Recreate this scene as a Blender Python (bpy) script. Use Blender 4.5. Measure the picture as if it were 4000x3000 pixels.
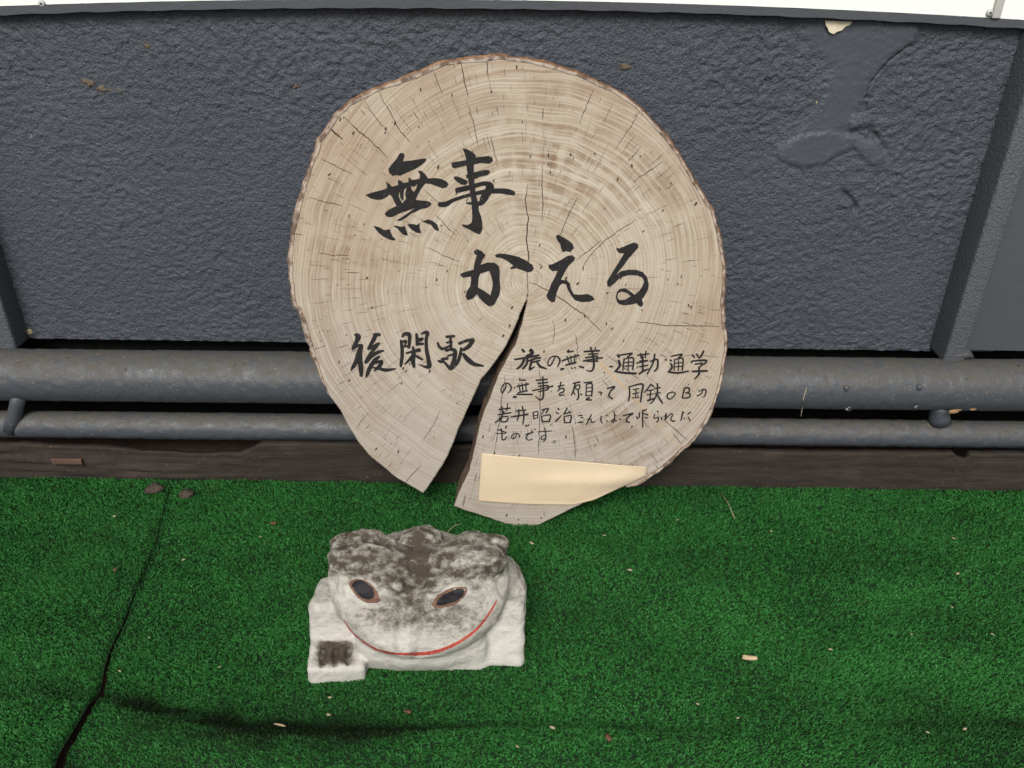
import bpy, math, random
import numpy as np
from mathutils import Vector, Matrix
from mathutils.geometry import tessellate_polygon
from mathutils.bvhtree import BVHTree

for o in list(bpy.data.objects):
    bpy.data.objects.remove(o)
random.seed(7)
rng = np.random.default_rng(7)
scene = bpy.context.scene
col = scene.collection

# ------------------------------------------------------------------ camera
F_PX = 3300.0                       # focal length in photograph pixels (4000 wide)
CAM = Vector((0.0, -1.30, 0.91))
PITCH = math.radians(30.0)
ROLL = math.radians(0.8)
fwd = Vector((0, math.cos(PITCH), -math.sin(PITCH)))
up0 = Vector((0, math.sin(PITCH), math.cos(PITCH)))
rt0 = Vector((1, 0, 0))
rt = rt0 * math.cos(ROLL) + up0 * math.sin(ROLL)
up = up0 * math.cos(ROLL) - rt0 * math.sin(ROLL)
cd = bpy.data.cameras.new('camera')
cam = bpy.data.objects.new('camera', cd)
col.objects.link(cam)
cam.matrix_world = Matrix(((rt.x, up.x, -fwd.x, CAM.x), (rt.y, up.y, -fwd.y, CAM.y),
                           (rt.z, up.z, -fwd.z, CAM.z), (0, 0, 0, 1)))
cd.sensor_width = 36.0
cd.lens = 36.0 * F_PX / 4000.0
cd.clip_start = 0.02
cd.clip_end = 500
scene.camera = cam
scene.render.resolution_x, scene.render.resolution_y = 1024, 768

# ------------------------------------------------------------------ sky and sun
SUN_EL, SUN_AZ = math.radians(45), math.radians(-9)     # azimuth measured from straight behind the camera
world = bpy.data.worlds.new('World')
scene.world = world
world.use_nodes = True
wn = world.node_tree.nodes
wl = world.node_tree.links
wn.clear()
wout = wn.new('ShaderNodeOutputWorld')
wbg = wn.new('ShaderNodeBackground')
sky = wn.new('ShaderNodeTexSky')
sky.sky_type = 'NISHITA'
sky.sun_disc = False
sky.sun_elevation = SUN_EL
sky.sun_rotation = math.pi - SUN_AZ
sky.air_density = 1.0
sky.dust_density = 4.0
hs = wn.new('ShaderNodeHueSaturation')
hs.inputs['Saturation'].default_value = 0.18            # overcast: the sky is nearly white
wl.new(sky.outputs[0], hs.inputs['Color'])
wl.new(hs.outputs[0], wbg.inputs[0])
wl.new(wbg.outputs[0], wout.inputs[0])
wbg.inputs[1].default_value = 0.06
sd = bpy.data.lights.new('sun', 'SUN')
sd.energy = 1.5
sd.angle = math.radians(26)
sd.color = (1.0, 0.96, 0.90)
sun = bpy.data.objects.new('sun', sd)
col.objects.link(sun)
sdir = Vector((math.sin(SUN_AZ) * math.cos(SUN_EL), -math.cos(SUN_AZ) * math.cos(SUN_EL), math.sin(SUN_EL)))
sun.rotation_euler = sdir.to_track_quat('Z', 'Y').to_euler()
sun.location = sdir * 5
vs = scene.view_settings
vs.view_transform = 'Standard'
vs.look = 'None'
vs.exposure = 0.95
vs.gamma = 1.0
vs.use_curve_mapping = False

# ------------------------------------------------------------------ helpers
def ray(px, py):
    return fwd + rt * ((px - 2000.0) / F_PX) + up * ((1500.0 - py) / F_PX)

def at_y(px, py, y):
    d = ray(px, py)
    return CAM + d * ((y - CAM.y) / d.y)

def at_z(px, py, z=0.0):
    d = ray(px, py)
    return CAM + d * ((z - CAM.z) / d.z)

class N:
    """node-tree shorthand"""
    def __init__(s, name, rough=0.8, spec=0.3):
        s.m = bpy.data.materials.new(name)
        s.m.use_nodes = True
        s.t = s.m.node_tree
        s.b = s.t.nodes['Principled BSDF']
        s.b.inputs['Roughness'].default_value = rough
        s.b.inputs['Specular IOR Level'].default_value = spec
    def n(s, typ, **kw):
        nd = s.t.nodes.new(typ)
        for k, v in kw.items():
            setattr(nd, k, v)
        return nd
    def link(s, a, b):
        s.t.links.new(a, b)
    def val(s, sock, v):
        if isinstance(v, bpy.types.NodeSocket):
            s.link(v, sock)
        else:
            sock.default_value = v
    def obj(s):
        return s.n('ShaderNodeTexCoord').outputs['Object']
    def math(s, op, a, b=0.0, c=None, clamp=False):
        nd = s.n('ShaderNodeMath', operation=op, use_clamp=clamp)
        s.val(nd.inputs[0], a); s.val(nd.inputs[1], b)
        if c is not None: s.val(nd.inputs[2], c)
        return nd.outputs[0]
    def vmath(s, op, a, b=None):
        nd = s.n('ShaderNodeVectorMath', operation=op)
        s.val(nd.inputs[0], a)
        if b is not None: s.val(nd.inputs[1] if op != 'SCALE' else nd.inputs['Scale'], b)
        return nd.outputs['Value'] if op in ('LENGTH', 'DOT_PRODUCT') else nd.outputs['Vector']
    def noise(s, vec, scale, detail=3, rough=0.55, dist=0.0):
        nd = s.n('ShaderNodeTexNoise')
        s.val(nd.inputs['Vector'], vec)
        nd.inputs['Scale'].default_value = scale
        nd.inputs['Detail'].default_value = detail
        nd.inputs['Roughness'].default_value = rough
        nd.inputs['Distortion'].default_value = dist
        return nd.outputs['Fac']
    def ramp(s, f, *stops):
        nd = s.n('ShaderNodeValToRGB')
        s.val(nd.inputs[0], f)
        e = nd.color_ramp.elements
        while len(e) < len(stops): e.new(0.5)
        for el, (p, c) in zip(e, stops):
            el.position = p
            el.color = (c, c, c, 1) if isinstance(c, (int, float)) else (*c, 1)
        return nd.outputs[0]
    def mix(s, f, a, b, mode='MIX'):
        nd = s.n('ShaderNodeMix', data_type='RGBA', blend_type=mode)
        s.val(nd.inputs[0], f)
        for i, v in ((6, a), (7, b)):
            s.val(nd.inputs[i], (*v, 1) if isinstance(v, tuple) else v)
        return nd.outputs[2]
    def color(s, c):
        s.val(s.b.inputs['Base Color'], (*c, 1) if isinstance(c, tuple) else c)
    def bump(s, h, strength=0.5, dist=0.001, fac=None):
        nd = s.n('ShaderNodeBump')
        nd.inputs['Strength'].default_value = strength
        nd.inputs['Distance'].default_value = dist
        s.val(nd.inputs['Height'], h)
        if fac is not None: s.link(s.math('MULTIPLY', fac, strength), nd.inputs['Strength'])
        s.link(nd.outputs[0], s.b.inputs['Normal'])
    def sepxyz(s, v):
        nd = s.n('ShaderNodeSeparateXYZ'); s.link(v, nd.inputs[0]); return nd.outputs
    def comb(s, x, y, z):
        nd = s.n('ShaderNodeCombineXYZ')
        for i, v in enumerate((x, y, z)): s.val(nd.inputs[i], v)
        return nd.outputs[0]

def mesh_np(name, v, f, smooth=False):
    """v (n,3) array, f (m,k) int array of k-gons"""
    v = np.asarray(v, np.float32); f = np.asarray(f, np.int32)
    me = bpy.data.meshes.new(name)
    me.vertices.add(len(v)); me.vertices.foreach_set('co', v.ravel())
    k = f.shape[1]
    me.loops.add(f.size); me.loops.foreach_set('vertex_index', f.ravel())
    me.polygons.add(len(f))
    me.polygons.foreach_set('loop_start', np.arange(0, f.size, k, dtype=np.int32))
    me.polygons.foreach_set('loop_total', np.full(len(f), k, np.int32))
    me.polygons.foreach_set('use_smooth', np.full(len(f), smooth, bool))
    me.update(calc_edges=True)
    return me

def mesh_py(name, v, f, smooth=False):
    me = bpy.data.meshes.new(name)
    me.from_pydata([tuple(p) for p in v], [], f)
    if smooth:
        me.polygons.foreach_set('use_smooth', [True] * len(me.polygons))
    me.update()
    return me

def link(name, me, mat=None, parent=None, label=None, cat=None, group=None, kind=None, loc=None):
    """vertices are in world space; the object's origin goes to the parent's place or to loc"""
    o = bpy.data.objects.new(name, me)
    col.objects.link(o)
    base = Vector((0, 0, 0))
    if parent is not None:
        p = parent
        while p is not None:
            base += p.location; p = p.parent
        o.parent = parent
    if me is not None and loc is not None:
        loc = Vector(loc)
        me.transform(Matrix.Translation(-loc))
        o.location = loc - base
    elif me is not None and parent is not None:
        me.transform(Matrix.Translation(-base))
    elif loc is not None:
        o.location = loc
    if mat is not None and me is not None and not me.materials:
        me.materials.append(mat)
    if label: o['label'] = label
    if cat: o['category'] = cat
    if group: o['group'] = group
    if kind: o['kind'] = kind
    return o

def thing(name, loc, label, cat, group=None):
    return link(name, None, loc=loc, label=label, cat=cat, group=group)

def grid_faces(nu, nv):
    a = np.arange(nu * nv).reshape(nv, nu)
    return np.stack([a[:-1, :-1], a[:-1, 1:], a[1:, 1:], a[1:, :-1]], -1).reshape(-1, 4)

def _lattice(seed, n=256):
    return np.random.default_rng(seed).random((n, n), dtype=np.float32)
def vnoise2(x, y, seed):
    L = _lattice(seed)
    xi = np.floor(x).astype(int); yi = np.floor(y).astype(int)
    fx = x - xi; fy = y - yi
    fx = fx * fx * (3 - 2 * fx); fy = fy * fy * (3 - 2 * fy)
    g = lambda i, j: L[i & 255, j & 255]
    return ((g(xi, yi) * (1 - fx) + g(xi + 1, yi) * fx) * (1 - fy)
            + (g(xi, yi + 1) * (1 - fx) + g(xi + 1, yi + 1) * fx) * fy) * 2 - 1
def vnoise3(x, y, z, seed):
    L = np.random.default_rng(seed).random((64, 64, 64), dtype=np.float32)
    I = [np.floor(c).astype(np.int32) for c in (x, y, z)]
    Fr = [c - i for c, i in zip((x, y, z), I)]
    Fr = [q * q * (3 - 2 * q) for q in Fr]
    r = 0
    for dx in (0, 1):
        for dy in (0, 1):
            for dz in (0, 1):
                w = (Fr[0] if dx else 1 - Fr[0]) * (Fr[1] if dy else 1 - Fr[1]) * (Fr[2] if dz else 1 - Fr[2])
                r = r + w * L[(I[0] + dx) & 63, (I[1] + dy) & 63, (I[2] + dz) & 63]
    return r * 2 - 1

def sstep(a, b, x):
    t = np.clip((x - a) / (b - a), 0, 1)
    return t * t * (3 - 2 * t)

def box_mesh(name, lo, hi, bevel=0.0):
    import bmesh
    bm = bmesh.new()
    bmesh.ops.create_cube(bm, size=1)
    for v in bm.verts:
        v.co = Vector([lo[i] + (v.co[i] + 0.5) * (hi[i] - lo[i]) for i in range(3)])
    if bevel:
        bmesh.ops.bevel(bm, geom=list(bm.edges), offset=bevel, segments=3, affect='EDGES', profile=0.6)
    me = bpy.data.meshes.new(name)
    bm.to_mesh(me); bm.free()
    if bevel:
        me.polygons.foreach_set('use_smooth', [True] * len(me.polygons))
    return me

def lump_mesh(name, c, size, seed, sub=3, rough=0.25, squash=0.5, yaw=0.0):
    """an irregular lump: icosphere squashed and roughened"""
    import bmesh
    bm = bmesh.new()
    bmesh.ops.create_icosphere(bm, subdivisions=sub, radius=1)
    co = np.array([v.co[:] for v in bm.verts])
    d = vnoise3(co[:, 0] * 1.7 + 9, co[:, 1] * 1.7 + 9, co[:, 2] * 1.7 + 9, seed) * rough \
        + vnoise3(co[:, 0] * 5 + 9, co[:, 1] * 5 + 9, co[:, 2] * 5 + 9, seed + 1) * rough * 0.4
    R = Matrix.Rotation(yaw, 3, 'Z')
    for v, k in zip(bm.verts, d):
        p = v.co * (1 + k)
        p = R @ Vector((p.x * size[0], p.y * size[1], p.z * size[2]))
        v.co = p + Vector(c)
    me = bpy.data.meshes.new(name)
    bm.to_mesh(me); bm.free()
    me.polygons.foreach_set('use_smooth', [True] * len(me.polygons))
    return me

# ------------------------------------------------------------------ materials
def mat_paint(name, base, dirt=0.35, rough=0.5, relief=0.7):
    m = N(name, rough, 0.3)
    o = m.obj()
    big = m.noise(o, 5, 4)
    c = m.mix(m.ramp(big, (0.3, 0.0), (0.75, 1.0)), base, tuple(k * 1.22 for k in base))
    sp = m.ramp(m.noise(o, 160, 2), (0.66, 0.0), (0.74, 1.0))
    pat = m.ramp(m.noise(o, 12, 3), (0.45, 0.0), (0.7, 1.0))
    c = m.mix(m.math('MULTIPLY', m.math('MULTIPLY', sp, pat), dirt), c, (0.16, 0.12, 0.08))
    m.color(c)
    m.val(m.b.inputs['Roughness'], m.math('MULTIPLY_ADD', m.noise(o, 90, 2), 0.3, rough - 0.15))
    m.bump(m.math('ADD', m.noise(o, 270, 2, 0.5, 0.6), m.math('MULTIPLY', m.noise(o, 420, 2), 0.25)), relief, 0.004, m.math('SUBTRACT', 1.0, m.math('MULTIPLY', m.n('ShaderNodeAttribute', attribute_name='calm').outputs['Fac'], 0.8)))
    return m.m

def mat_pipe():
    m = N('pipe_paint', 0.5, 0.4)
    o = m.obj()
    nz = m.sepxyz(m.n('ShaderNodeNewGeometry').outputs['Normal'])[2]
    top = m.math('MULTIPLY', m.ramp(nz, (0.05, 0.0), (0.75, 1.0)), m.ramp(m.noise(o, 45, 4, 0.7), (0.35, 0.25), (0.6, 1.0)))
    c = m.mix(top, (0.058, 0.066, 0.078), (0.070, 0.064, 0.054))      # settled dust on the upper side
    sp = m.ramp(m.noise(o, 210, 2), (0.67, 0.0), (0.72, 1.0))
    c = m.mix(m.math('MULTIPLY', sp, 0.6), c, (0.24, 0.17, 0.10))
    bl = m.ramp(m.noise(o, 120, 2), (0.66, 0.0), (0.73, 1.0))
    c = m.mix(m.math('MULTIPLY', bl, m.math('MULTIPLY', top, 0.8)), c, (0.015, 0.013, 0.012))
    m.color(c)
    m.val(m.b.inputs['Roughness'], m.math('MULTIPLY_ADD', top, 0.45, 0.30))
    m.bump(m.math('ADD', m.noise(o, 150, 3, 0.6), m.math('MULTIPLY', m.noise(o, 420, 2), 0.4)), 0.5, 0.002)
    return m.m

def mat_simple(name, base, var=0.3, scale=60, rough=0.85, spec=0.25, bump=0.3, bdist=0.0008):
    m = N(name, rough, spec)
    o = m.obj()
    m.color(m.mix(m.noise(o, scale, 4), tuple(k * (1 - var) for k in base), tuple(k * (1 + var) for k in base)))
    m.bump(m.noise(o, scale * 3, 3), bump, bdist)
    return m.m

def mat_white():
    m = N('white_board_paint', 0.35, 0.4)
    o = m.obj()
    st = m.ramp(m.noise(m.vmath('MULTIPLY', o, (6, 1, 40)), 3, 4), (0.5, 0.0), (0.8, 1.0))
    m.color(m.mix(m.math('MULTIPLY', st, 0.25), (0.82, 0.86, 0.80), (0.60, 0.62, 0.56)))
    return m.m

def mat_beam():
    m = N('old_beam_wood', 0.9, 0.2)
    o = m.obj()
    g = m.noise(m.vmath('MULTIPLY', o, (5, 60, 90)), 3, 5, 0.65)
    c = m.ramp(g, (0.25, (0.018, 0.014, 0.012)), (0.55, (0.034, 0.027, 0.022)), (0.8, (0.050, 0.040, 0.033)))
    sp = m.ramp(m.noise(o, 170, 2), (0.68, 0.0), (0.73, 1.0))
    c = m.mix(m.math('MULTIPLY', sp, 0.6), c, (0.17, 0.11, 0.06))
    pale = m.ramp(m.noise(o, 14, 3), (0.55, 0.0), (0.8, 1.0))
    c = m.mix(m.math('MULTIPLY', pale, 0.35), c, (0.085, 0.065, 0.052))
    m.color(c)
    m.bump(m.math('ADD', g, m.math('MULTIPLY', m.noise(o, 260, 3), 0.5)), 0.6, 0.002)
    return m.m

def mat_wood():
    """end grain: rings round the pith; the 'plane' attribute holds in-plane metres from the pith"""
    m = N('end_grain', 0.75, 0.25)
    p = m.n('ShaderNodeAttribute', attribute_name='plane').outputs['Vector']
    warp = m.noise(p, 3.2, 3)
    warp2 = m.noise(p, 14, 3)
    r0 = m.vmath('LENGTH', p)
    r = m.math('ADD', m.math('MULTIPLY_ADD', m.math('SUBTRACT', warp, 0.5), 0.055, r0), m.math('MULTIPLY', m.math('SUBTRACT', warp2, 0.5), 0.0035))
    d = m.vmath('NORMALIZE', p)
    dx, dy, _ = m.sepxyz(d)
    rc = lambda k, q: m.comb(m.math('MULTIPLY', dx, k), m.math('MULTIPLY', dy, k), m.math('MULTIPLY', r, q))
    wide = m.noise(rc(1.1, 70), 1.0, 3, 0.6)
    fine = m.noise(rc(0.8, 340), 1.0, 2, 0.7)
    streak = m.noise(rc(1.8, 190), 1.0, 2, 0.6)
    blk = m.noise(m.comb(m.math('MULTIPLY', dx, 9), m.math('MULTIPLY', dy, 9), m.math('MULTIPLY', r, 16)), 1.0, 3, 0.6)
    ringl = m.math('SINE', m.math('ADD', m.math('MULTIPLY', r, 6.2832 / 0.0056), m.math('MULTIPLY', m.noise(rc(0.9, 40), 1.0, 2), 9.0)))
    c = m.ramp(wide, (0.28, (0.36, 0.305, 0.232)), (0.5, (0.41, 0.36, 0.285)), (0.72, (0.455, 0.41, 0.338)))
    c = m.mix(m.math('MULTIPLY', m.ramp(fine, (0.40, 1.0), (0.52, 0.0)), 0.55), c, (0.29, 0.215, 0.15))
    patch = m.ramp(m.noise(rc(1.6, 9), 1.0, 3, 0.6), (0.42, 0.0), (0.58, 1.0))
    edge = m.ramp(r0, (0.10, 0.25), (0.30, 1.0))
    st = m.math('MULTIPLY', m.math('MULTIPLY', m.ramp(streak, (0.47, 0.0), (0.60, 1.0)), patch), edge)
    c = m.mix(m.math('MULTIPLY', st, 0.45), c, (0.20, 0.120, 0.066))
    # warm, browner upper wood and greyer weathered foot
    px_, py_, _ = m.sepxyz(p)
    hgt = m.ramp(m.math('MULTIPLY_ADD', m.math('SUBTRACT', m.noise(p, 5, 3), 0.5), 0.35, m.math('ADD', py_, 0.33)), (0.08, 1.0), (0.36, 0.0))
    c = m.mix(m.math('MULTIPLY', hgt, 0.55), c, (0.30, 0.28, 0.26))
    tan = m.math('MULTIPLY', m.ramp(r0, (0.17, 0.0), (0.33, 1.0)), m.ramp(m.noise(p, 4.2, 3), (0.40, 0.0), (0.62, 1.0)))
    tan = m.math('MULTIPLY', tan, m.math('SUBTRACT', 1.0, hgt))
    c = m.mix(m.math('MULTIPLY', tan, 0.6), c, (0.29, 0.205, 0.138))
    ln_ = m.math('MULTIPLY', m.ramp(ringl, (0.35, 0.0), (0.95, 1.0)), m.ramp(blk, (0.38, 0.03), (0.66, 0.50)))
    c = m.mix(ln_, c, (0.225, 0.150, 0.095))
    # the strong brown arcs in the upper half and by the left rim
    for (cu, cv, rad, amt) in ((0.04, 0.19, 0.15, 0.85), (-0.27, 0.05, 0.14, 0.5), (0.22, 0.14, 0.12, 0.55), (0.16, -0.24, 0.10, 0.6)):
        dd = m.vmath('LENGTH', m.vmath('SUBTRACT', p, (cu, cv, 0)))
        mk = m.math('MULTIPLY', m.ramp(dd, (0.0, 1.0), (rad, 0.0)), m.math('MULTIPLY', m.ramp(streak, (0.47, 0.0), (0.55, 1.0)), m.ramp(blk, (0.40, 0.0), (0.58, 1.0))))
        c = m.mix(m.math('MULTIPLY', mk, amt), c, (0.17, 0.105, 0.060))
    bl2 = m.ramp(m.noise(p, 11, 5, 0.7), (0.50, 0.0), (0.68, 1.0))
    c = m.mix(m.math('MULTIPLY', bl2, 0.40), c, (0.24, 0.172, 0.112))
    # short radial checks
    rad = m.noise(m.comb(m.math('MULTIPLY', dx, 75), m.math('MULTIPLY', dy, 75), m.math('MULTIPLY', r0, 26)), 1.0, 2, 0.5)
    chk = m.ramp(rad, (0.275, 1.0), (0.315, 0.0))
    c = m.mix(m.math('MULTIPLY', chk, 0.65), c, (0.06, 0.04, 0.028))
    # pale saw flecks and dark specks
    fl = m.ramp(m.noise(m.vmath('MULTIPLY', p, (150, 95, 1)), 1.0, 2), (0.68, 0.0), (0.74, 1.0))
    c = m.mix(m.math('MULTIPLY', fl, 0.4), c, (0.60, 0.50, 0.35))
    dk = m.ramp(m.noise(p, 210, 2), (0.70, 0.0), (0.75, 1.0))
    c = m.mix(m.math('MULTIPLY', dk, 0.55), c, (0.10, 0.07, 0.05))
    m.color(c)
    h = m.math('SUBTRACT', m.math('ADD', fine, m.math('MULTIPLY', m.noise(p, 300, 2), 0.5)), m.math('MULTIPLY', chk, 1.5))
    m.bump(h, 0.35, 0.0012)
    return m.m

def mat_bark():
    m = N('bark', 0.9, 0.15)
    o = m.obj()
    ny = m.math('MULTIPLY', m.sepxyz(m.n('ShaderNodeNewGeometry').outputs['Normal'])[1], -1.0)
    face = m.ramp(ny, (0.55, 0.0), (0.85, 1.0))
    mott = m.ramp(m.noise(o, 60, 4, 0.65), (0.40, 0.0), (0.58, 1.0))
    inner = m.mix(mott, (0.13, 0.095, 0.075), (0.40, 0.335, 0.275))     # pale inner bark on the sawn side
    outer = m.ramp(m.noise(o, 85, 4, 0.7), (0.3, (0.06, 0.032, 0.020)), (0.55, (0.19, 0.095, 0.048)), (0.8, (0.34, 0.20, 0.11)))
    m.color(m.mix(face, outer, inner))
    m.bump(m.noise(o, 140, 4, 0.7), 0.8, 0.003)
    return m.m

def mat_side():
    m = N('split_wood', 0.9, 0.15)
    o = m.obj()
    g = m.noise(m.vmath('MULTIPLY', o, (40, 8, 40)), 3, 4)
    m.color(m.ramp(g, (0.3, (0.09, 0.062, 0.042)), (0.7, (0.19, 0.135, 0.095))))
    m.bump(g, 0.7, 0.003)
    return m.m

def mat_ink():
    m = N('brush_ink', 0.8, 0.08)
    o = m.obj()
    m.color(m.mix(m.noise(o, 70, 4, 0.7), (0.008, 0.008, 0.009), (0.034, 0.032, 0.031)))
    a = m.ramp(m.noise(m.vmath('MULTIPLY', o, (1.0, 1.0, 0.45)), 330, 3, 0.6), (0.665, 1.0), (0.70, 0.25))
    m.link(a, m.b.inputs['Alpha'])
    return m.m

def mat_paper():
    m = N('buff_paper', 0.6, 0.25)
    o = m.obj()
    c = m.mix(m.noise(o, 9, 3), (0.50, 0.395, 0.265), (0.60, 0.49, 0.35))
    c = m.mix(m.math('MULTIPLY', m.ramp(m.noise(o, 260, 2), (0.66, 0.0), (0.72, 1.0)), 0.35), c, (0.40, 0.28, 0.16))
    m.color(c)
    m.bump(m.noise(o, 26, 4), 0.35, 0.004)
    return m.m

def mat_turf():
    m = N('turf_fibre', 0.6, 0.10)
    o = m.obj()
    n1 = m.noise(m.vmath('MULTIPLY', o, (0.55, 1.0, 1.0)), 360, 1)
    n2 = m.noise(m.vmath('MULTIPLY', o, (0.5, 1.2, 1.0)), 8, 5, 0.65)
    c = m.ramp(n1, (0.26, (0.010, 0.050, 0.009)), (0.5, (0.026, 0.138, 0.027)), (0.74, (0.060, 0.240, 0.062)))
    c = m.mix(m.math('MULTIPLY', m.ramp(n2, (0.40, 0.0), (0.66, 1.0)), 0.45), c, (0.012, 0.050, 0.012))
    br = m.ramp(m.noise(o, 22, 3), (0.62, 0.0), (0.75, 1.0))
    c = m.mix(m.math('MULTIPLY', br, 0.30), c, (0.045, 0.055, 0.022))
    sl = m.n('ShaderNodeAttribute', attribute_name='soil_shade').outputs['Fac']
    c = m.mix(m.math('MULTIPLY', sl, 0.90), c, (0.0065, 0.0085, 0.004))      # trodden-in soil plus the fold's shade, painted into the blade colour
    m.color(c)
    return m.m

def mat_stone():
    """weathered whitewashed stone; attribute 'grime' marks where moss and soot have settled"""
    m = N('whitewashed_stone', 0.9, 0.15)
    o = m.obj()
    g = m.n('ShaderNodeAttribute', attribute_name='grime').outputs['Fac']
    base = m.mix(m.noise(o, 26, 4), (0.45, 0.43, 0.385), (0.60, 0.58, 0.535))
    n = m.noise(m.vmath('MULTIPLY', o, (0.8, 1.0, 1.3)), 95, 7, 0.8)
    gg = m.math('ADD', g, m.math('MULTIPLY', m.math('SUBTRACT', n, 0.5), 1.35))
    c = m.mix(m.ramp(gg, (0.24, 0.0), (0.70, 0.80)), base, (0.25, 0.232, 0.195))
    c = m.mix(m.ramp(gg, (0.60, 0.0), (0.90, 0.93)), c, (0.050, 0.038, 0.027))
    pit = m.ramp(m.noise(o, 230, 3, 0.6), (0.66, 0.0), (0.74, 1.0))
    c = m.mix(m.math('MULTIPLY', pit, 0.35), c, (0.22, 0.19, 0.15))
    m.color(c)
    m.bump(m.math('ADD', m.noise(o, 150, 6, 0.8), m.math('MULTIPLY', m.noise(o, 420, 2), 0.5)), 0.65, 0.004)
    return m.m

def worn(m, thr, scale=260):
    a = m.ramp(m.noise(m.obj(), scale, 4, 0.7), (thr, 1.0), (thr + 0.04, 0.0))
    m.link(a, m.b.inputs['Alpha'])

def mat_worn(name, base, var, thr, scale=260, rough=0.8):
    m = N(name, rough, 0.2)
    m.color(m.mix(m.noise(m.obj(), 110, 4), tuple(k * (1 - var) for k in base), tuple(k * (1 + var) for k in base)))
    worn(m, thr, scale)
    return m.m

def mat_glass():
    m = N('water', 0.03, 0.5)
    m.b.inputs['Transmission Weight'].default_value = 1.0
    m.b.inputs['IOR'].default_value = 1.33
    m.color((0.95, 0.97, 0.98))
    return m.m

M = dict(
    wall=mat_paint('wall_paint', (0.052, 0.060, 0.073), 0.30, 0.45, 0.9), pipe=mat_pipe(),
    post=mat_paint('post_paint', (0.074, 0.082, 0.092), 0.15, 0.5, 0.8),
    trim=mat_paint('trim_paint', (0.058, 0.064, 0.073), 0.2, 0.55, 0.2),
    dark=mat_simple('dark_void', (0.003, 0.003, 0.003)), white=mat_white(), beam=mat_beam(), wood=mat_wood(), bark=mat_bark(),
    side=mat_side(), ink=mat_ink(), paper=mat_paper(), turf=mat_turf(), stone=mat_stone(), water=mat_glass(),
    backing=mat_simple('turf_backing', (0.005, 0.020, 0.006), 0.4, 120),
    soil_shade=mat_simple('soil_shade', (0.075, 0.048, 0.034), 0.5, 60, bump=0.8, bdist=0.004),
    crack=mat_simple('crack_shade_dirt', (0.050, 0.034, 0.024), 0.4, 200),  # flat slivers: shade inside the cracks and dirt as one dark colour
    straw=mat_simple('resin_streak', (0.40, 0.29, 0.19), 0.35, 90),
    chip=mat_simple('chip_wood', (0.42, 0.32, 0.20), 0.3, 200),
    fleck=mat_simple('dry_fleck', (0.30, 0.26, 0.16), 0.5, 300),
    leaf=mat_simple('dead_leaf', (0.10, 0.052, 0.028), 0.5, 200),
    clod=mat_simple('dirt_clod', (0.060, 0.045, 0.035), 0.5, 90, bump=0.9, bdist=0.004),
    steel=mat_simple('screw_steel', (0.42, 0.42, 0.40), 0.2, 200, rough=0.4, spec=0.5),
    plaster=mat_simple('bare_plaster', (0.62, 0.55, 0.42), 0.15, 90),
    scuff=mat_simple('scuffed_paint', (0.125, 0.098, 0.070), 0.5, 220, bump=0.8, bdist=0.002),
    rust=mat_simple('rusty_primer', (0.26, 0.155, 0.085), 0.4, 150),
    eyerim=mat_worn('eye_rim_brown', (0.145, 0.080, 0.052), 0.5, 0.60, 200), eyeblack=mat_worn('eye_black', (0.014, 0.013, 0.016), 0.5, 0.64, 300, 0.6),
    lip=mat_worn('lip_red', (0.36, 0.055, 0.038), 0.45, 0.59, 240),
    toe=mat_simple('toe_brown', (0.12, 0.095, 0.075), 0.45, 130),
)

# ------------------------------------------------------------------ ground and artificial turf
SEAM_PX = [(668, 1900), (655, 1950), (600, 2170), (560, 2260), (500, 2400), (430, 2560), (410, 2620), (395, 2720), (350, 2780), (310, 2850), (270, 2930), (240, 3010), (120, 3400)]
SEAM = [at_z(a, b, float(np.interp(b, [2640, 2740, 2800, 2860, 2930, 3010], [0.002, 0.010, 0.013, 0.013, 0.010, 0.006]))) for a, b in SEAM_PX]
sy = np.array([p.y for p in SEAM])[::-1]; sx = np.array([p.x for p in SEAM])[::-1]
gy = [at_z(2000, q).y for q in (3100, 2950, 2800, 2700, 2560, 2300, 2000)]
gw = [0.0125, 0.0105, 0.008, 0.0062, 0.0035, 0.0014, 0.0008]
def seam_x(y): return np.interp(y, sy, sx) + 0.0008 * np.sin(y * 70)
def seam_gap(y): return np.interp(y, gy, gw)
FOLD_PX = [(-300, 2735, .012, .020), (0, 2740, .010, .020), (200, 2750, .010, .020), (380, 2775, .012, .024), (550, 2850, .034, .030), (800, 2915, .046, .036), (1050, 2950, .050, .038), (1300, 2950, .046, .034),
           (1500, 2925, .034, .024), (1700, 2895, .022, .014), (2000, 2875, .016, .012), (2300, 2880, .013, .012), (2700, 2900, .010, .014), (3200, 2900, .008, .016), (3600, 2900, .016, .022), (4200, 2900, .024, .026)]
FOLD = [at_z(p[0], p[1], 0.6 * p[2]) for p in FOLD_PX]
fx = np.array([p.x for p in FOLD]); fy = np.array([p.y for p in FOLD])
fa = np.array([p[2] for p in FOLD_PX]); fs = np.array([p[3] for p in FOLD_PX])
def turf_z(x, y):
    yc = np.interp(x, fx, fy); a = np.interp(x, fx, fa); sg = np.interp(x, fx, fs)
    t = y - yc
    h = a * np.where(t > 0, np.exp(-(t / sg) ** 2), np.exp(-(t / 0.075) ** 2))
    h = h + 0.0035 * vnoise2(x * 7 + 20, y * 9 + 30, 3) * sstep(-0.12, -0.3, y) + 0.0025
    near = sstep(0.005, 0.010, seam_gap(y))
    e = np.abs(x - seam_x(y))
    h = h + near * 0.005 * np.exp(-(e / 0.02) ** 2)
    return h
def turf_back(x):      # ragged edge against the beam
    return -0.088 + 0.004 * vnoise2(x * 14 + 40, x * 0 + 3.3, 5) + 0.002 * vnoise2(x * 60 + 40, x * 0 + 7.3, 6)

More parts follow.
